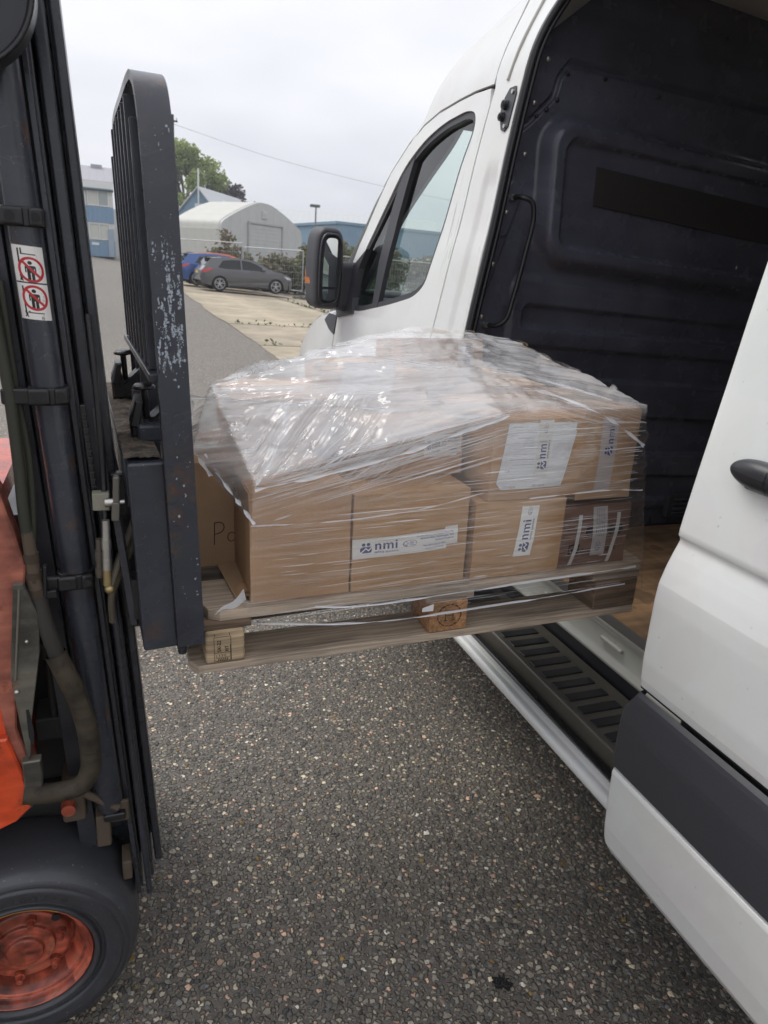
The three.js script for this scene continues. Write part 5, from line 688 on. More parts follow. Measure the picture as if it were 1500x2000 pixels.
  each(br, 'mounting_plate', [cbar(0.078, 0.112, 1.14, 1.272, -1.125, -1.135), cbar(0.06, 0.112, 1.14, 1.272, -1.60, -1.61), cbar(0.06, 0.112, 1.14, 1.272, -1.34, -1.35)], M.steel);
  // paint scraped off the near leg: small flakes of bare metal and white primer
  { const R = rng(7), fl = []; for (let i = 0; i < 5200; i++) { const k = R(), y = k < 0.6 ? 1.385 + (R() + R() + R() - 1.5) * 0.07 : k < 0.8 ? 1.31 + (R() + R() - 1) * 0.022 : 0.86 + R() * 0.75, x = 0.08 + R() * 0.036, m = fbm(x * 240 + 5, y * 60 + 5, 4096, 77, 3), s = 0.00025 + Math.pow(R(), 4) * 0.0013; if (m < (k < 0.8 ? 0.53 : 0.68)) continue; const q = cp(x, y, -1.0786); fl.push(new THREE.CircleGeometry(s, 5).scale(0.5 + R() * 0.8, 0.7 + R() * 1.6, 1).rotateZ((R() - 0.5) * 0.9).translate(q[0], q[1], -1.0663 + (q[0] - 0.09) * -0.05)); } part(br, 'paint_flakes', fl, mat([0.36, 0.40, 0.45], 0.6)).userData.kind = 'stuff'; }
}
// ---------------------------------------------------------------- pallet, cartons and wrap
const PO = [0.122, 0.766, -1.1], PT = 0.028, cT = Math.cos(PT), sT = Math.sin(PT);
const onPallet = (lx, ly, lz) => [PO[0] + lx * cT - ly * sT, PO[1] + lx * sT + ly * cT, PO[2] + lz]; // pallet frame -> world
function palletThing(name, label, cat, lx, ly, lz, group, yaw = 0) { const o = thing(name, label, cat, onPallet(lx, ly, lz), 0, group); o.rotation.set(0, yaw, PT, 'ZYX'); return o; }
const woodTex = (seed, c0, dark) => dataTex(512, (u, v) => { const w = fbm(u * 2, v * 3, 3, seed, 3), y = v * 9 + w * 3.2, ring = 0.5 + 0.5 * Math.sin(y * 6.28), f = fbm(u * 6, v * 90, 90, seed + 3, 3), st = fbm(u * 3, v * 5, 5, seed + 9, 4); let k = 0.84 + 0.11 * (ring - 0.5) + 0.24 * (f - 0.5) - 0.5 * dark * Math.max(0, st - 0.48) * 2; return [c0[0] * k, c0[1] * k, c0[2] * k]; }, [0.5, 0.14]);
const WD = [mat(WHITE, 0.8, { map: woodTex(3, [0.83, 0.75, 0.66], 0.7), bumpMap: lumpBump, bumpScale: 0.0006 }), mat(WHITE, 0.8, { map: woodTex(19, [0.74, 0.67, 0.60], 0.9), bumpMap: lumpBump, bumpScale: 0.0006 }), mat(WHITE, 0.8, { map: woodTex(29, [0.66, 0.60, 0.54], 0.9), bumpMap: lumpBump, bumpScale: 0.0006 })];
const woodEnd = mat(WHITE, 0.85, { map: dataTex(256, (u, v) => { const f = fbm(u * 40, v * 40, 40, 61, 2), p = fbm(u * 4, v * 6, 6, 66, 3), k = 0.8 + 0.35 * (f - 0.5) + 0.3 * (p - 0.5); return [0.78 * k, 0.58 * k, 0.40 * k]; }, 0.16), bumpMap: lumpBump, bumpScale: 0.0006 });
const woodPale = mat(WHITE, 0.8, { map: woodTex(53, [0.90, 0.79, 0.64], 0.4), bumpMap: lumpBump, bumpScale: 0.0006 });
const woodDark = mat(WHITE, 0.85, { map: woodTex(47, [0.56, 0.47, 0.39], 1.0), bumpMap: lumpBump, bumpScale: 0.0008 });
const L = 0.912, D = 0.70;
{
  const p = palletThing('wooden_pallet', 'weathered wooden pallet with printed blocks carried on the forks', 'pallet', 0, 0, 0);
  const ch = 0.013;
  const rows = [[0, -0.1], [-0.3, -0.4], [-0.6, -0.7]];
  rows.forEach(([a, b], r) => { const c = [[-0.008, a - 0.004], [-0.022, a - 0.028], [-0.022, b + 0.028], [-0.01, b], [L - 0.01, b], [L, b + 0.02], [L, a - 0.02], [L - 0.01, a]]; part(p, 'runner_board', new THREE.ExtrudeGeometry(new THREE.Shape(c.map(([x, z]) => new THREE.Vector2(x, -z))), { depth: 0.0135, bevelEnabled: true, bevelThickness: 0.001, bevelSize: 0.001, bevelOffset: -0.001, bevelSegments: 1 }).rotateX(-Math.PI / 2).translate(0, 0.001, 0), WD[r % 3]); });
  const bx = [[0.004, 0.072], [0.424, 0.504], [0.80, 0.906]];
  rows.forEach(([a, b], r) => bx.forEach(([x0, x1], k) => { const blk = part(p, 'block', box(x0, x1, 0.0165, 0.0815, a - 0.002, b + 0.004, k === 0 ? 0.006 : 0.003), k === 0 ? woodPale : r === 0 && k === 2 ? woodDark : woodEnd); if (r === 0 && k === 0) blk.userData.label = 'corner block stamped with a framed code'; if (r === 0 && k === 1) blk.userData.label = 'middle block branded with an oval mark'; }));
  bx.forEach(([x0, x1], k) => part(p, 'stringer_board', box(k === 0 ? 0.002 : x0 - 0.01, k === 2 ? 0.908 : x1 + 0.012, 0.082, 0.0995, -0.003, -0.697, 0.002), k === 0 ? woodDark : WD[k % 3]));
  const dz = [[0, -0.13], [-0.165, -0.245], [-0.28, -0.415], [-0.45, -0.535], [-0.57, -0.70]];
  dz.forEach(([a, b], i) => { const c = i === 0 ? [[0.03, a], [0.012, a - 0.012], [0.0, a - 0.05], [0, b], [L, b], [L, a - 0.02], [L - 0.008, a]] : [[0, a], [0, b], [L, b], [L, a]]; const g = new THREE.ExtrudeGeometry(new THREE.Shape(c.map(([x, z]) => new THREE.Vector2(x, -z))), { depth: 0.0165, bevelEnabled: true, bevelThickness: 0.001, bevelSize: 0.001, bevelOffset: -0.001, bevelSegments: 1 }).rotateX(-Math.PI / 2).translate(0, 0.1008, 0); part(p, 'deck_board', g, i === 0 ? WD[0] : WD[1 + (i & 1)]); });
  // stamped block markings, printed on thin faces laid on the blocks
  const brand = (w, h, f) => mat(WHITE, 0.9, { map: canvasTex(w, h, f), transparent: true });
  const ink = 'rgba(42,30,22,0.85)';
  const face = (x0, x1, y0, y1, z, m, n) => part(p, n, ownUV(new THREE.PlaneGeometry(x1 - x0, y1 - y0).translate((x0 + x1) / 2, (y0 + y1) / 2, z)), m, null, false);
  face(0.016, 0.05, 0.02, 0.079, -0.0012, brand(200, 340, (g, w, h) => { g.clearRect(0, 0, w, h); g.strokeStyle = ink; g.fillStyle = ink; g.lineWidth = 5; g.strokeRect(16, 60, 168, 268); g.fillRect(176, 150, 10, 178); g.beginPath(); g.moveTo(16, 236); g.lineTo(184, 236); g.stroke(); g.save(); g.translate(84, 228); g.rotate(-Math.PI / 2); g.font = 'bold 52px sans-serif'; g.fillText('SK-22', 0, 0); g.fillText('HT', 0, 76); g.restore(); g.save(); g.translate(30, 280); g.font = 'bold 34px sans-serif'; g.fillText('L F P C', 0, 0); g.restore(); g.fillRect(30, 290, 140, 5); for (let i = 0; i < 5; i++) { g.beginPath(); g.moveTo(44 + i * 22, 326); g.lineTo(58 + i * 22, 298); g.lineTo(68 + i * 22, 298); g.lineTo(54 + i * 22, 326); g.fill(); } g.fillRect(20, 20, 6, 30); g.fillRect(170, 20, 6, 30); }), 'block_stamp');
  face(0.432, 0.498, 0.022, 0.079, -0.0012, brand(300, 260, (g, w, h) => { g.clearRect(0, 0, w, h); g.strokeStyle = ink; g.lineWidth = 9; g.setLineDash([34, 9]); g.beginPath(); g.ellipse(150, 130, 112, 104, 0, 0, 7); g.stroke(); g.setLineDash([]); g.lineWidth = 7; for (const x of [112, 186]) { g.beginPath(); g.moveTo(x, 84); g.lineTo(x, 182); g.stroke(); } for (const [x, y] of [[92, 88], [166, 88], [92, 178], [166, 178]]) { g.beginPath(); g.moveTo(x, y); g.lineTo(x + 40, y); g.stroke(); } g.beginPath(); g.moveTo(112, 130); g.lineTo(186, 130); g.stroke(); }), 'block_stamp');
}
const cardTex = (seed, c) => dataTex(512, (u, v) => { const f = fbm(u * 4, v * 4, 4, seed, 5), fl = 0.5 + 0.5 * Math.sin(u * 6.283 * 90), s = hash(u * 512 | 0, v * 512 | 0, seed), k = 1 + 0.14 * (f - 0.5) + 0.03 * (fl - 0.5) + 0.07 * (s - 0.5); return [c[0] * k, c[1] * k, c[2] * k]; }, 0.42);
const card = [cardTex(5, [0.70, 0.555, 0.415]), cardTex(8, [0.69, 0.545, 0.39]), cardTex(13, [0.68, 0.56, 0.44])].map((t) => mat(WHITE, 0.75, { map: t, bumpMap: lumpBump, bumpScale: 0.0005 }));
const cardBrown = mat(WHITE, 0.7, { map: cardTex(17, [0.44, 0.33, 0.285]), bumpMap: lumpBump, bumpScale: 0.0005 });
const tapeM = mat([0.5, 0.38, 0.22], 0.25, { clearcoat: 0.6, transparent: true, opacity: 0.45 });
function carton(label, [x0, x1], [y0, y1], z0, d, m, { yaw = 0, group = 'cartons stacked on the pallet', seam = true } = {}) { // pallet-frame extents, z0 the near face
  const w = x1 - x0, h = y1 - y0, o = palletThing('cardboard_box', label, 'box', (x0 + x1) / 2, y0, z0 - d / 2, group, yaw);
  const bulge = (fx, fy) => 0.006 * Math.sin(Math.PI * fx) * Math.sin(Math.PI * fy), dent = (fx, fy, fz) => 0.0055 * (fbm(fx * 3 + x0 * 9, fy * 3 + fz * 2, 64, 7, 2) - 0.5);
  const g = new THREE.BoxGeometry(w, h, d, 12, 10, 10), P = g.attributes.position;
  for (let i = 0; i < P.count; i++) { const x = P.getX(i), y = P.getY(i), z = P.getZ(i), fx = x / w + 0.5, fy = y / h + 0.5, fz = z / d + 0.5; const b = bulge(fx, fy) * Math.sign(z) * (Math.abs(z) > d * 0.49 ? 1 : 0), n = dent(fx, fy, fz); P.setXYZ(i, x * (1 - 0.006 * Math.pow(2 * Math.abs(fz - 0.5), 8)) + n * 0.5, y - (fy > 0.99 ? 0.004 * Math.sin(Math.PI * fx) * Math.sin(Math.PI * fz) : 0), z + b + n); }
  g.computeVertexNormals(); g.translate(0, h / 2, 0); part(o, 'carton', g, m);
  if (seam) { part(o, 'flap', [box(-w / 2 + 0.002, w / 2 - 0.002, h - 0.0005, h + 0.002, 0.0012, d / 2 - 0.001, 0.0008), box(-w / 2 + 0.002, w / 2 - 0.002, h - 0.0005, h + 0.002, -d / 2 + 0.001, -0.0012, 0.0008)], m); part(o, 'packing_tape', [box(-w / 2 - 0.0012, w / 2 + 0.0012, h + 0.0021, h + 0.0026, -0.024, 0.024, 0), box(-w / 2 - 0.0014, -w / 2 - 0.0009, h - 0.06, h + 0.0024, -0.024, 0.024, 0)], tapeM); }
  return { o, w, h, d, face: (x, y) => d / 2 + bulge(clamp(x / w + 0.5), clamp(y / h)) + dent(x / w + 0.5, y / h, 1) };
}
// the printed tape and labels
const navy = '#23306f';
function logo(g, x, y, s, word = true, sub = true) { // two heads over a divided shield, and the word
  g.fillStyle = navy; g.beginPath(); g.arc(x + s * 0.30, y + s * 0.16, s * 0.155, 0, 7); g.fill(); g.beginPath(); g.arc(x + s * 0.72, y + s * 0.16, s * 0.155, 0, 7); g.fill();
  g.beginPath(); g.moveTo(x, y + s * 0.62); g.quadraticCurveTo(x + s * 0.05, y + s * 0.38, x + s * 0.32, y + s * 0.38); g.lineTo(x + s, y + s * 0.38); g.lineTo(x + s, y + s * 0.78); g.quadraticCurveTo(x + s, y + s, x + s * 0.74, y + s); g.lineTo(x + s * 0.2, y + s); g.quadraticCurveTo(x - s * 0.04, y + s * 0.92, x, y + s * 0.62); g.fill();
  g.strokeStyle = '#e9e7e2'; g.lineWidth = s * 0.10; g.beginPath(); g.moveTo(x + s * 0.02, y + s * 1.0); g.lineTo(x + s * 0.5, y + s * 0.55); g.lineTo(x + s * 0.72, y + s * 0.78); g.lineTo(x + s * 1.02, y + s * 0.42); g.stroke();
  if (word) { g.fillStyle = navy; g.font = `bold ${s * 1.12}px sans-serif`; g.fillText('nmi', x + s * 1.2, y + s * 0.98 - (sub ? s * 0.2 : 0)); if (sub) { g.font = `bold ${s * 0.29}px sans-serif`; g.fillText('safety systems', x + s * 1.22, y + s * 1.1); } }
}
function seal(g, x, y, s) { g.strokeStyle = navy; g.lineWidth = s * 0.05; g.beginPath(); g.ellipse(x + s * 0.9, y, s * 0.9, s * 0.45, 0, 0, 7); g.stroke(); g.beginPath(); g.arc(x + s * 0.38, y, s * 0.3, 0, 7); g.stroke(); g.beginPath(); g.moveTo(x + s * 0.2, y - s * 0.1); g.lineTo(x + s * 0.38, y + s * 0.42); g.lineTo(x + s * 0.56, y - s * 0.1); g.stroke(); g.fillStyle = navy; for (let i = 0; i < 4; i++) g.fillRect(x + s * 0.85, y - s * 0.25 + i * s * 0.15, s * (0.5 + 0.2 * (i % 2)), s * 0.05); }
const paper = (w, h, f) => mat(WHITE, 0.45, { map: canvasTex(w, h, f), transparent: true });
const strip = paper(1024, 256, (g, w, h) => { g.fillStyle = '#dcdad6'; g.fillRect(0, 30, w * 0.885, 214); g.fillStyle = '#e2e0dc'; g.fillRect(w * 0.87, 4, w * 0.13, 200); logo(g, 70, 78, 108); seal(g, 470, 132, 76); g.fillStyle = '#2c3a7c'; g.font = 'bold 25px sans-serif'; g.textAlign = 'right'; ['15-16 Centre, Arlington Bus. Pk,', 'Whittle Way, Stevenage, SG1', 'United Kingdom'].forEach((t, i) => g.fillText(t, 985, 76 + i * 32)); g.fillText('Tel: 0044 (0)20 3901 ...', 930, 188); g.fillText('www.nmisafety', 880, 222); });
const stripV = paper(320, 900, (g, w, h) => { g.fillStyle = '#e2e1de'; g.fillRect(0, 0, w, h); g.save(); g.translate(90, 850); g.rotate(-Math.PI / 2); logo(g, 20, -20, 182); seal(g, 690, 70, 80); g.restore(); });
const stripFaint = paper(320, 1200, (g, w, h) => { g.fillStyle = 'rgba(205,200,200,0.62)'; g.fillRect(0, 0, w, h); g.globalAlpha = 0.72; g.save(); g.translate(90, 640); g.rotate(-Math.PI / 2); logo(g, 30, 0, 150, true, false); g.restore(); });
const sheet = paper(1024, 900, (g, w, h) => { g.fillStyle = '#d9dadc'; g.beginPath(); g.moveTo(110, 10); g.lineTo(1010, 20); g.lineTo(1000, 130); g.lineTo(1020, 140); g.lineTo(880, 880); g.lineTo(80, 890); g.lineTo(10, 800); g.closePath(); g.fill(); g.strokeStyle = 'rgba(120,122,130,0.5)'; g.lineWidth = 2; for (const y of [300, 520, 640, 760]) { g.beginPath(); g.moveTo(90, y); g.lineTo(940, y - 4); g.stroke(); } g.fillStyle = 'rgba(90,90,100,0.55)'; for (let i = 0; i < 8; i++) g.fillRect(150 + (i % 3) * 40, 60 + i * 70, 120 + hash(i, 2, 3) * 240, 7); const R = rng(3); for (const [x, y] of [[100, 860], [480, 850]]) for (let i = 0; i < 24; i++) g.fillRect(x + i * 7, y - 20, 1 + R() * 4, 36); g.strokeStyle = 'rgba(100,100,108,0.6)'; g.beginPath(); g.arc(150, 640, 60, 3.4, 5.6); g.stroke(); g.font = 'bold 44px sans-serif'; g.fillText('CE', 110, 650); });
const tapeOver = paper(220, 900, (g, w, h) => { g.fillStyle = 'rgba(222,220,214,0.85)'; g.fillRect(0, 0, w, h); g.save(); g.translate(48, 800); g.rotate(-Math.PI / 2); logo(g, 20, -10, 142); seal(g, 600, 60, 80); g.restore(); });
const brownTape = paper(260, 1000, (g, w, h) => { g.fillStyle = '#a9a4a2'; g.fillRect(0, 0, w, h); g.fillStyle = '#4a4652'; for (let i = 0; i < 5; i++) for (let k = 0; k < 26; k++) g.fillRect(60 + i * 34, 40 + k * 22, 10, 8 + hash(i, k, 6) * 14); g.save(); g.translate(90, 900); g.rotate(-Math.PI / 2); seal(g, 0, 30, 110); g.restore(); });
const brandPrint = mat(WHITE, 0.7, { transparent: true, map: canvasTex(1024, 900, (g, w, h) => { g.clearRect(0, 0, w, h); g.fillStyle = 'rgba(24,18,20,0.95)'; g.fillRect(20, 560, 190, 190); g.fillStyle = 'rgba(104,82,72,1)'; g.beginPath(); g.arc(110, 655, 72, 0, 7); g.fill(); g.fillStyle = 'rgba(24,18,20,0.95)'; g.beginPath(); g.arc(110, 655, 46, 0, 7); g.fill(); g.font = '150px sans-serif'; g.fillText('omnicrack', 225, 720); for (const x of [370, 760, 930]) { g.fillStyle = 'rgba(36,34,42,0.85)'; g.beginPath(); g.arc(x, 360, 80, 0, 7); g.fill(); } }) });
const penMark = mat(WHITE, 0.8, { transparent: true, map: canvasTex(256, 256, (g, w, h) => { g.clearRect(0, 0, w, h); g.strokeStyle = 'rgba(40,34,32,0.85)'; g.lineWidth = 7; g.lineCap = 'round'; g.beginPath(); g.moveTo(46, 230); g.lineTo(52, 40); g.quadraticCurveTo(130, 20, 130, 84); g.quadraticCurveTo(120, 130, 56, 138); g.stroke(); g.beginPath(); g.ellipse(190, 170, 32, 40, 0.1, 0, 7); g.stroke(); }) });
function stick(c, name, m, [x0, x1], [y0, y1], { z = 0.0012, rot = 0, skew = 0, label } = {}) { // flat print on the near face, box-centred x
  const w = x1 - x0, h = y1 - y0, g = new THREE.PlaneGeometry(w, h, 14, 14), P = g.attributes.position; if (skew) for (let i = 0; i < P.count; i++) P.setX(i, P.getX(i) + P.getY(i) * skew); g.rotateZ(rot); g.translate((x0 + x1) / 2, (y0 + y1) / 2, 0); for (let i = 0; i < P.count; i++) P.setZ(i, c.face(P.getX(i), P.getY(i)) + z); g.computeVertexNormals(); return part(c.o, name, ownUV(g), m, label, false);
}
const dk = 0.1195;
const c1 = carton('plain carton at the near left corner of the bottom row', [0.085, 0.263], [dk, 0.318], -0.014, 0.26, card[0]);
const c2 = carton('carton with a horizontal printed logo label low on its front', [0.266, 0.494], [dk, 0.302], -0.012, 0.25, card[1]);
stick(c2, 'label', strip, [-0.114, 0.092], [0.066, 0.112], { rot: 0.035 });
const c3 = carton('short carton with a vertical logo label, right of the horizontal label', [0.503, 0.70], [dk, 0.273], -0.004, 0.26, card[1]);
stick(c3, 'label', stripV, [-0.006, 0.032], [0.042, 0.143], { skew: 0.12 });
const c4 = carton('dark brown printed carton with white straps at the right end', [0.704, 0.866], [dk, 0.247], -0.012, 0.24, cardBrown);
stick(c4, 'print', brandPrint, [-0.064, 0.068], [0.006, 0.122]);
stick(c4, 'tape', brownTape, [-0.012, 0.022], [0.022, 0.127], { z: 0.0022, skew: -0.05 });
for (const x of [-0.046, 0.044]) part(c4.o, 'strap', [gridGeo(2, 14, (u, v) => [x + u * 0.0085 - 0.012 * Math.pow(1 - v, 2), 0.004 + v * 0.108, c4.face(x, 0.004 + v * 0.108) + 0.0026])], mat([0.55, 0.53, 0.5], 0.4));
const c5 = carton('carton on the upper right layer with a white document pouch', [0.527, 0.722], [0.276, 0.428], -0.006, 0.26, card[0]);
stick(c5, 'document_pouch', sheet, [-0.086, 0.079], [0.02, 0.149], { z: 0.0014 });
stick(c5, 'tape', tapeOver, [-0.008, 0.022], [0.044, 0.152], { z: 0.0024, skew: 0.06 });
const c6 = carton('brownish carton on the upper right corner of the load', [0.7245, 0.853], [0.262, 0.441], -0.012, 0.24, card[2]);
stick(c6, 'tape', stripFaint, [-0.026, 0.01], [0.02, 0.165], { z: 0.0012 });
const c7 = carton('carton with a pen mark half hidden behind the load backrest', [-0.0, 0.165], [dk, 0.325], -0.19, 0.26, card[2]);
stick(c7, 'pen_mark', penMark, [-0.046, 0.012], [0.04, 0.10]);
const c8 = carton('upper carton behind the left fold of film', [0.10, 0.30], [0.328, 0.425], -0.26, 0.25, card[0]);
const c9 = carton('upper carton behind the horizontal label carton, under cloudy film', [0.305, 0.515], [0.306, 0.405], -0.10, 0.24, card[1]);
stick(c9, 'tape', strip, [0.02, 0.10], [0.035, 0.085]);
const c10 = carton('upper carton with a white paper sheet behind the film', [0.30, 0.50], [0.408, 0.474], -0.28, 0.22, card[0]);
stick(c10, 'paper_sheet', sheet, [-0.09, 0.04], [0.01, 0.09]);
const c11 = carton('topmost carton at the peak of the load', [0.472, 0.672], [0.42, 0.527], -0.335, 0.16, card[2]); c11.o.rotation.x = -0.12;
stick(c11, 'tape', stripFaint, [0.035, 0.075], [0.0, 0.104]);
const c12 = carton('carton at the far right back of the load', [0.60, 0.82], [0.30, 0.438], -0.30, 0.3, card[1]);
const c13 = carton('carton in the back row of the bottom layer', [0.28, 0.55], [dk, 0.30], -0.28, 0.3, card[0]);
const c14 = carton('carton in the back right corner of the bottom layer', [0.56, 0.84], [dk, 0.28], -0.29, 0.3, card[1]);
{ const s = palletThing('cardboard_sheet', 'loose cardboard sheet sticking out under the near left carton', 'cardboard', 0.05, dk, -0.03); part(s, 'sheet', gridGeo(10, 10, (u, v) => [mixn(0.012, 0.13, u) - v * 0.014, 0.004 + 0.006 * Math.sin(u * 5) * (1 - u), -v * 0.19]), card[2]); part(s, 'bent_corner', gridGeo(4, 6, (u, v) => [0.014 + u * 0.03, 0.005 + 0.02 * u * (1 - u) * 2, -0.005 - v * 0.04]), card[0]); }

// ---------------------------------------------------------------- stretch wrap
{
  const wrap = thing('stretch_film', 'stretch film with white creases and painted sheen wrapped over the cartons and pallet', 'plastic film');
  const W = (x, y, z) => V(x, y, z);
  // taut hull of the load, seen from the front
  const hullPts = [[0.196, 0.80, -1.094], [1.036, 0.845, -1.094], [0.205, 1.112, -1.106], [0.204, 0.9, -1.106], [0.649, 1.224, -1.098], [0.855, 1.222, -1.098], [0.963, 1.238, -1.108], [0.984, 1.06, -1.106], [0.984, 0.92, -1.106],
    [0.122, 1.10, -1.285], [0.116, 0.90, -1.285], [0.172, 1.224, -1.36], [0.30, 1.258, -1.37], [0.585, 1.333, -1.43], [0.80, 1.334, -1.43], [0.965, 1.244, -1.30], [0.20, 1.19, -1.6], [0.30, 1.232, -1.6], [0.62, 1.308, -1.62], [0.86, 1.31, -1.62], [0.97, 1.2, -1.7], [0.12, 0.9, -1.7], [1.0, 0.9, -1.7], [0.14, 1.1, -1.7]].map((p) => W(...p));
  const hull = new ConvexHull().setFromPoints(hullPts), HC = V(0.56, 1.0, -1.56);
  const planes = hull.faces.map((f) => [f.normal.clone(), f.normal.dot(f.midpoint)]);
  const cast = (d) => { let t = 9; for (const [n, c] of planes) { const k = n.dot(d); if (k > 1e-6) t = Math.min(t, (c - n.dot(HC)) / k); } return t; };
  const zHull = (x, y) => { let z = 9, zb = -9; for (const [n, c] of planes) { const v = (c - n.x * x - n.y * y) / (n.z || 1e-9); if (n.z > 1e-4) z = Math.min(z, v); else if (n.z < -1e-4) zb = Math.max(zb, v); } return z < zb ? -9 : z; };
  // fine creases: long ridges that follow the pull of the film
  const DIR = [0.05, 0.26, 1.05, -0.22];
  const wts = (x, y) => { const e = y - (1.108 + (x - 0.205) * 0.257); const fan = sstep(-0.005, 0.03, e) * sstep(0.15, 0.09, e) * sstep(0.50, 0.36, x) * sstep(0.19, 0.24, x), fold = (1 - fan) * sstep(0.70, 0.6, x) * sstep(-0.13, -0.05, e) * sstep(0.07, 0.0, e), right = (1 - fan) * (1 - fold) * sstep(0.66, 0.78, x) * sstep(1.17, 1.25, y); return [1 - fan - fold - right, fold, fan, right]; };
  const dirAt = (x, y) => { const w = wts(x, y); let k = 0; for (let i = 1; i < 4; i++) if (w[i] > w[k]) k = i; return DIR[k]; };
  const crease = (x, y, f, s, o = 3, lx = 5) => { const w = wts(x, y); let r = 0; for (let i = 0; i < 4; i++) if (w[i] > 0.01) r += w[i] * fbm(x * lx + 7 + i * 31, (y - DIR[i] * x) * f + 900, 65536, s + i * 7, o); return r; };
  const x0 = 0.108, x1 = 1.04, y0 = 0.79, y1 = 1.50;
  const botEdge = (x) => onPallet(x - 0.122, 0.058 - 0.012 * Math.sin((x - 0.1) * 3.2), 0)[1];
  const leftEdge = (y) => y < 0.878 ? 0.135 + (0.878 - y) * 0.2 : y < 0.905 ? 0.16 + (y - 0.878) * 1.4 : y < 1.04 ? 0.200 : y < 1.11 ? 0.200 - (y - 1.04) * 0.9 : 0.105;
  const vOf = (y, z) => y + 0.3 * Math.max(0, -1.1 - z);
  function sheetGeo(lift, amp, seed, foot = 0) {
    const NA = 620, NE = 330, pos = [], uv = [], idx = [], ok = [], d = V();
    for (let j = 0; j <= NE; j++) for (let i = 0; i <= NA; i++) {
      const az = mixn(-1.32, 1.0, i / NA), el = mixn(-0.52, 1.25, j / NE); d.set(Math.sin(az) * Math.cos(el), Math.sin(el), Math.cos(az) * Math.cos(el));
      const t = cast(d), x = HC.x + d.x * t, y = HC.y + d.y * t, z = HC.z + d.z * t, v = vOf(y, z), up = sstep(1.05, 1.18, y);
      const rg = 1 - Math.abs(2 * crease(x, v, 26, seed + 80, 2) - 1), n = (rg - 0.75) * amp * (0.25 + 1.6 * up) + (crease(x, v, 70, seed) - 0.5) * amp * (0.4 + 0.9 * up) + (crease(x, v, 190, seed + 50) - 0.5) * amp * 0.5 + (fbm(x * 16 + 3, v * 22 + 20, 4096, seed + 9, 3) - 0.5) * amp * 2.2 * up;
      const good = z > -1.63 && y > botEdge(x) + foot && x > leftEdge(y), q = lift + Math.max(-0.005, n);
      pos.push(x + d.x * q, y + d.y * q, z + d.z * q); uv.push(x, v); ok.push(good);
    }
    for (let j = 0; j < NE; j++) for (let i = 0; i < NA; i++) { const a = j * (NA + 1) + i, b = a + 1, c = a + NA + 1, e = c + 1; if (ok[a] && ok[b] && ok[c] && ok[e]) idx.push(a, b, e, a, e, c); }
    const g = new THREE.BufferGeometry(); g.setAttribute('position', new THREE.Float32BufferAttribute(pos, 3)); g.setAttribute('uv', new THREE.Float32BufferAttribute(uv, 2)); g.setIndex(idx); g.computeVertexNormals(); return ownUV(g);
  }
  // film whitening, partly painted sheen; texture covers the front of the load in metres
  const TX = x0, TY = y0, TW = x1 - x0, TH = y1 - y0;
  // film cloudiness plus painted sky sheen: faint over the cartons, white over the top
  const sheenHaze = dataTex(512, (i, j) => { const x = TX + TW * i, y = TY + TH * j, fold = x < 0.65 ? 1.108 + (x - 0.205) * 0.257 : 1.224, top = sstep(-0.012, 0.02, y - fold), low = sstep(-0.14, 0.0, y - fold) * sstep(0.72, 0.6, x), f = fbm(x * 9 + 7, y * 13 + 7, 4096, 221, 4), peak = sstep(0.57, 0.60, x) * sstep(0.78, 0.74, x) * sstep(1.33, 1.37, y); return g1((mixn(0.02 + 0.07 * low, 0.38 - 0.16 * peak, top)) * (0.55 + 0.9 * f)); }, null, false);
  sheenHaze.wrapS = sheenHaze.wrapT = THREE.ClampToEdgeWrapping; sheenHaze.repeat.set(1 / TW, 1 / TH); sheenHaze.offset.set(-TX / TW, -TY / TH);
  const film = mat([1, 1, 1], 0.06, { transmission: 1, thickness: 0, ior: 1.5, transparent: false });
  const cloudy = mat([0.93, 0.94, 0.955], 0.3, { alphaMap: sheenHaze, transparent: true, clearcoat: 1, clearcoatRoughness: 0.1 });
  for (const [l, a, sd, ft] of [[0.0, 0.0075, 21, 0], [0.0012, 0.0085, 421, 0.055], [0.0024, 0.0095, 821, 0.058]]) part(wrap, 'clear_film', sheetGeo(l, a, sd, ft), film, null, false);
  part(wrap, 'gathered_film_sheen', sheetGeo(0.0030, 0.0075, 21, 0.05), cloudy, null, false);  // milky layer whose whiteness includes painted sheen
  // top of the load behind the hull ridge, and the back
  // rope-like folded edges
  const rope = mat([0.86, 0.87, 0.9], 0.28, { transparent: true, opacity: 0.72, clearcoat: 0.8, clearcoatRoughness: 0.1 });
  const onHull = (x, y, e = 0.004) => { const z = zHull(x, y); return [x, y, (z < -8 ? -1.36 : z) + e]; };
  const ribbon = (pts, w, seed, n = 120) => { const c = new THREE.CatmullRomCurve3(pts.map((p) => V(...onHull(...p))), false, 'centripetal'); const R = rng(seed), ph = R() * 6; return gridGeo(4, n, (u, v) => { const p = c.getPoint(v), t = c.getTangent(v), nrm = V(0.05, 0.25, 1).normalize(), b = t.clone().cross(nrm).normalize(), tw = 1.2 * Math.sin(v * 9 + ph) + 0.8 * Math.sin(v * 23 + ph * 2), ww = w * (0.6 + 0.5 * fbm(v * 12 + seed, 3, 4096, seed, 3)), k = (u - 0.5) * ww; return [p.x + b.x * k * Math.cos(tw) + nrm.x * (k * Math.sin(tw) + 0.001), p.y + b.y * k * Math.cos(tw), p.z + nrm.z * (Math.abs(k) * Math.abs(Math.sin(tw)) * 0.8 + 0.0025)]; }); };
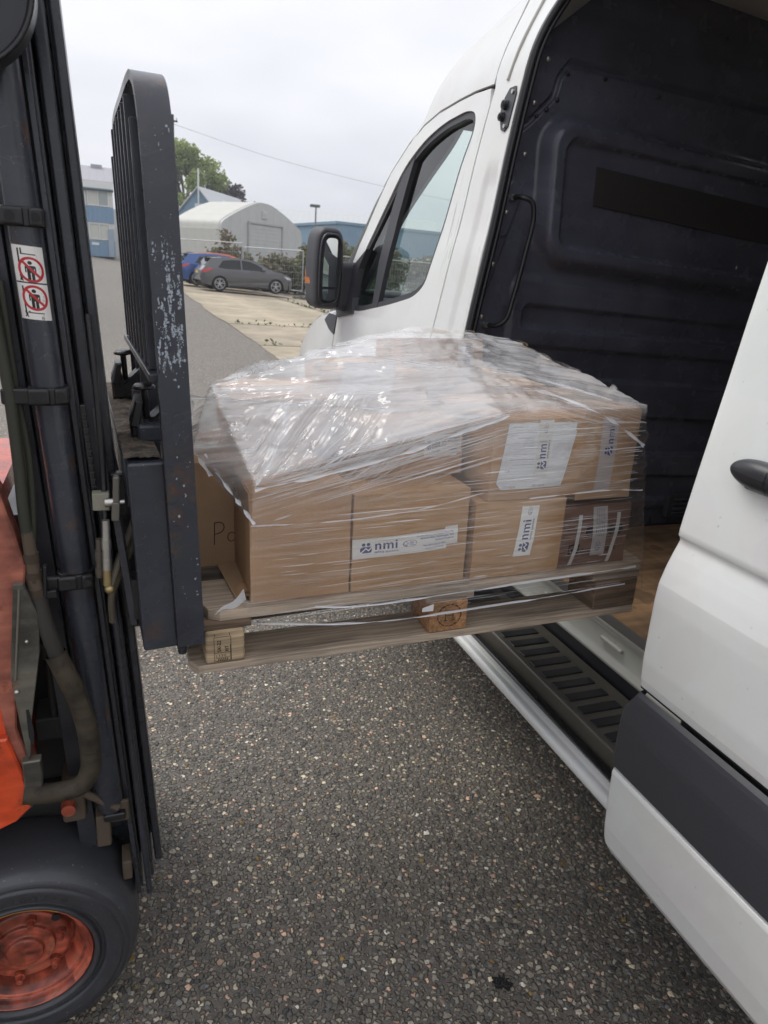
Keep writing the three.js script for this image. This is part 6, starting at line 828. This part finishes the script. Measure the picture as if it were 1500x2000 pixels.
  {
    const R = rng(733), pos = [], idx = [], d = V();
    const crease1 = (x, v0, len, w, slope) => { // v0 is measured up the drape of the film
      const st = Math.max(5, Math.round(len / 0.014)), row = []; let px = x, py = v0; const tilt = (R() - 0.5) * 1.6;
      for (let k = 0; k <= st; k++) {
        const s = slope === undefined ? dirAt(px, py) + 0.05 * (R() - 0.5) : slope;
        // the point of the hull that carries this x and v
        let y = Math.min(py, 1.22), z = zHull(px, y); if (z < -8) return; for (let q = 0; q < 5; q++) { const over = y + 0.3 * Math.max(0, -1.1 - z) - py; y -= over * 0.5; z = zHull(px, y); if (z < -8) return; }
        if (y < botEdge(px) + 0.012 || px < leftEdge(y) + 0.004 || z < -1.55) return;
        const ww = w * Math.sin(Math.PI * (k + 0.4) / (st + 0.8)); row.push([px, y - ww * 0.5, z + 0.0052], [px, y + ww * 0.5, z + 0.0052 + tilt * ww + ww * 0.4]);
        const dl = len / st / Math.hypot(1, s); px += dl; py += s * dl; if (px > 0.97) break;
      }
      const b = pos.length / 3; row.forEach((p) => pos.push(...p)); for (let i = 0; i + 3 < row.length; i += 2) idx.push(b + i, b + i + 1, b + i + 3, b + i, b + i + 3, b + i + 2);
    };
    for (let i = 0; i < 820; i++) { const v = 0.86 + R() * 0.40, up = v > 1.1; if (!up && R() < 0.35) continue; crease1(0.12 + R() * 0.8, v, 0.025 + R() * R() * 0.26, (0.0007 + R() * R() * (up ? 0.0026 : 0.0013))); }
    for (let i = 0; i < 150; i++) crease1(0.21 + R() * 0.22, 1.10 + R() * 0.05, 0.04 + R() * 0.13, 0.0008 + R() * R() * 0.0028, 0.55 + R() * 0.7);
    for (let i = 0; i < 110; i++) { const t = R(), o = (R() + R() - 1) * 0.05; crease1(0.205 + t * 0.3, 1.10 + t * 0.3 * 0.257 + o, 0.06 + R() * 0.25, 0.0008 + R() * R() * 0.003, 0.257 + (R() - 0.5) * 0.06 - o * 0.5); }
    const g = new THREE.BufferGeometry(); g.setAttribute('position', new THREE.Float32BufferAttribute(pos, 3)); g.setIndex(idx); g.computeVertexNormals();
    part(wrap, 'film_crease_glint', g, mat([0.9, 0.91, 0.93], 0.25, { transparent: true, opacity: 0.55, clearcoat: 1, clearcoatRoughness: 0.08 })).userData.kind = 'stuff';  // pale strips: folded creases that also stand in for glints on the film
  }
  const F = [[[[0.118, 1.205], [0.2, 1.207], [0.3, 1.21], [0.42, 1.215], [0.56, 1.215], [0.655, 1.223]], 0.007, 1], [[[0.205, 1.10], [0.33, 1.125], [0.45, 1.155], [0.56, 1.192], [0.65, 1.222]], 0.012, 2], [[[0.145, 1.12], [0.17, 1.085], [0.19, 1.06], [0.205, 1.04]], 0.008, 3], [[[0.205, 1.105], [0.235, 1.135], [0.27, 1.175], [0.29, 1.21]], 0.009, 4],
    [[[0.70, 1.262], [0.78, 1.25], [0.85, 1.225], [0.92, 1.19], [0.97, 1.16]], 0.008, 5], [[[0.15, 0.872], [0.35, 0.879], [0.6, 0.885], [0.85, 0.898], [1.0, 0.905]], 0.007, 7], [[[0.18, 0.845], [0.4, 0.842], [0.7, 0.85], [0.98, 0.868]], 0.006, 8], [[[0.135, 1.2], [0.128, 1.16], [0.13, 1.12], [0.15, 1.09]], 0.012, 9], [[[0.30, 1.265], [0.45, 1.285], [0.6, 1.28], [0.75, 1.275], [0.9, 1.245]], 0.007, 10], [[[0.2, 1.035], [0.35, 1.04], [0.5, 1.055], [0.62, 1.08]], 0.003, 11], [[[0.72, 1.065], [0.8, 1.07], [0.9, 1.075], [0.985, 1.07]], 0.004, 12]];
  F.forEach(([p, w, s]) => part(wrap, 'film_fold', ribbon(p, w, s), rope));
  // loose crumpled edges along the skyline and the torn tail at the lower left
  { const R = rng(55), gs = []; const sky = [[0.25, 1.252, -1.372], [0.31, 1.262, -1.38], [0.40, 1.282, -1.40], [0.88, 1.288, -1.36], [0.93, 1.262, -1.3], [0.95, 1.25, -1.2], [0.27, 1.256, -1.38], [0.905, 1.268, -1.3]];
    for (const [x, y, z] of sky) for (let k = 0; k < 5; k++) { const a = R() * 6, l = 0.012 + R() * 0.022, ph = R() * 6; gs.push(gridGeo(3, 14, (u, v) => { const t = v - 0.5; return [x + (R() * 0 + Math.cos(a) * t) * l * 2.4 + (u - 0.5) * 0.008 * Math.sin(v * 6 + ph), y - 0.008 + Math.sin(v * Math.PI) * l * 0.55 + (u - 0.5) * 0.01, z + Math.sin(a) * t * l + (u - 0.5) * 0.006 + 0.004 * Math.sin(v * 15 + ph)]; })); }
    part(wrap, 'crumpled_edge', gs, mat([0.96, 0.97, 0.98], 0.2, { transparent: true, opacity: 0.34, clearcoat: 1, clearcoatRoughness: 0.05 })); }
  part(wrap, 'film_tail', [gridGeo(8, 8, (u, v) => { const a = [0.138, 0.884, -1.092], b = [0.196, 0.892, -1.12], c = [0.19, 0.918, -1.11]; const x = mixn(a[0], mixn(b[0], c[0], v), u), y = mixn(a[1], mixn(b[1], c[1], v), u) + 0.004 * Math.sin(u * 7), z = mixn(a[2], mixn(b[2], c[2], v), u); return [x, y, z + 0.003]; }), gridGeo(4, 4, (u, v) => { const x = mixn(0.522, 0.545, u); return [x, mixn(0.848, 0.866, v * (1 - u * 0.2)) - (1 - u) * v * 0.01, -1.092]; })], mat([0.88, 0.89, 0.92], 0.35, { transparent: true, opacity: 0.8 }));
}
renderer.render(scene, camera);
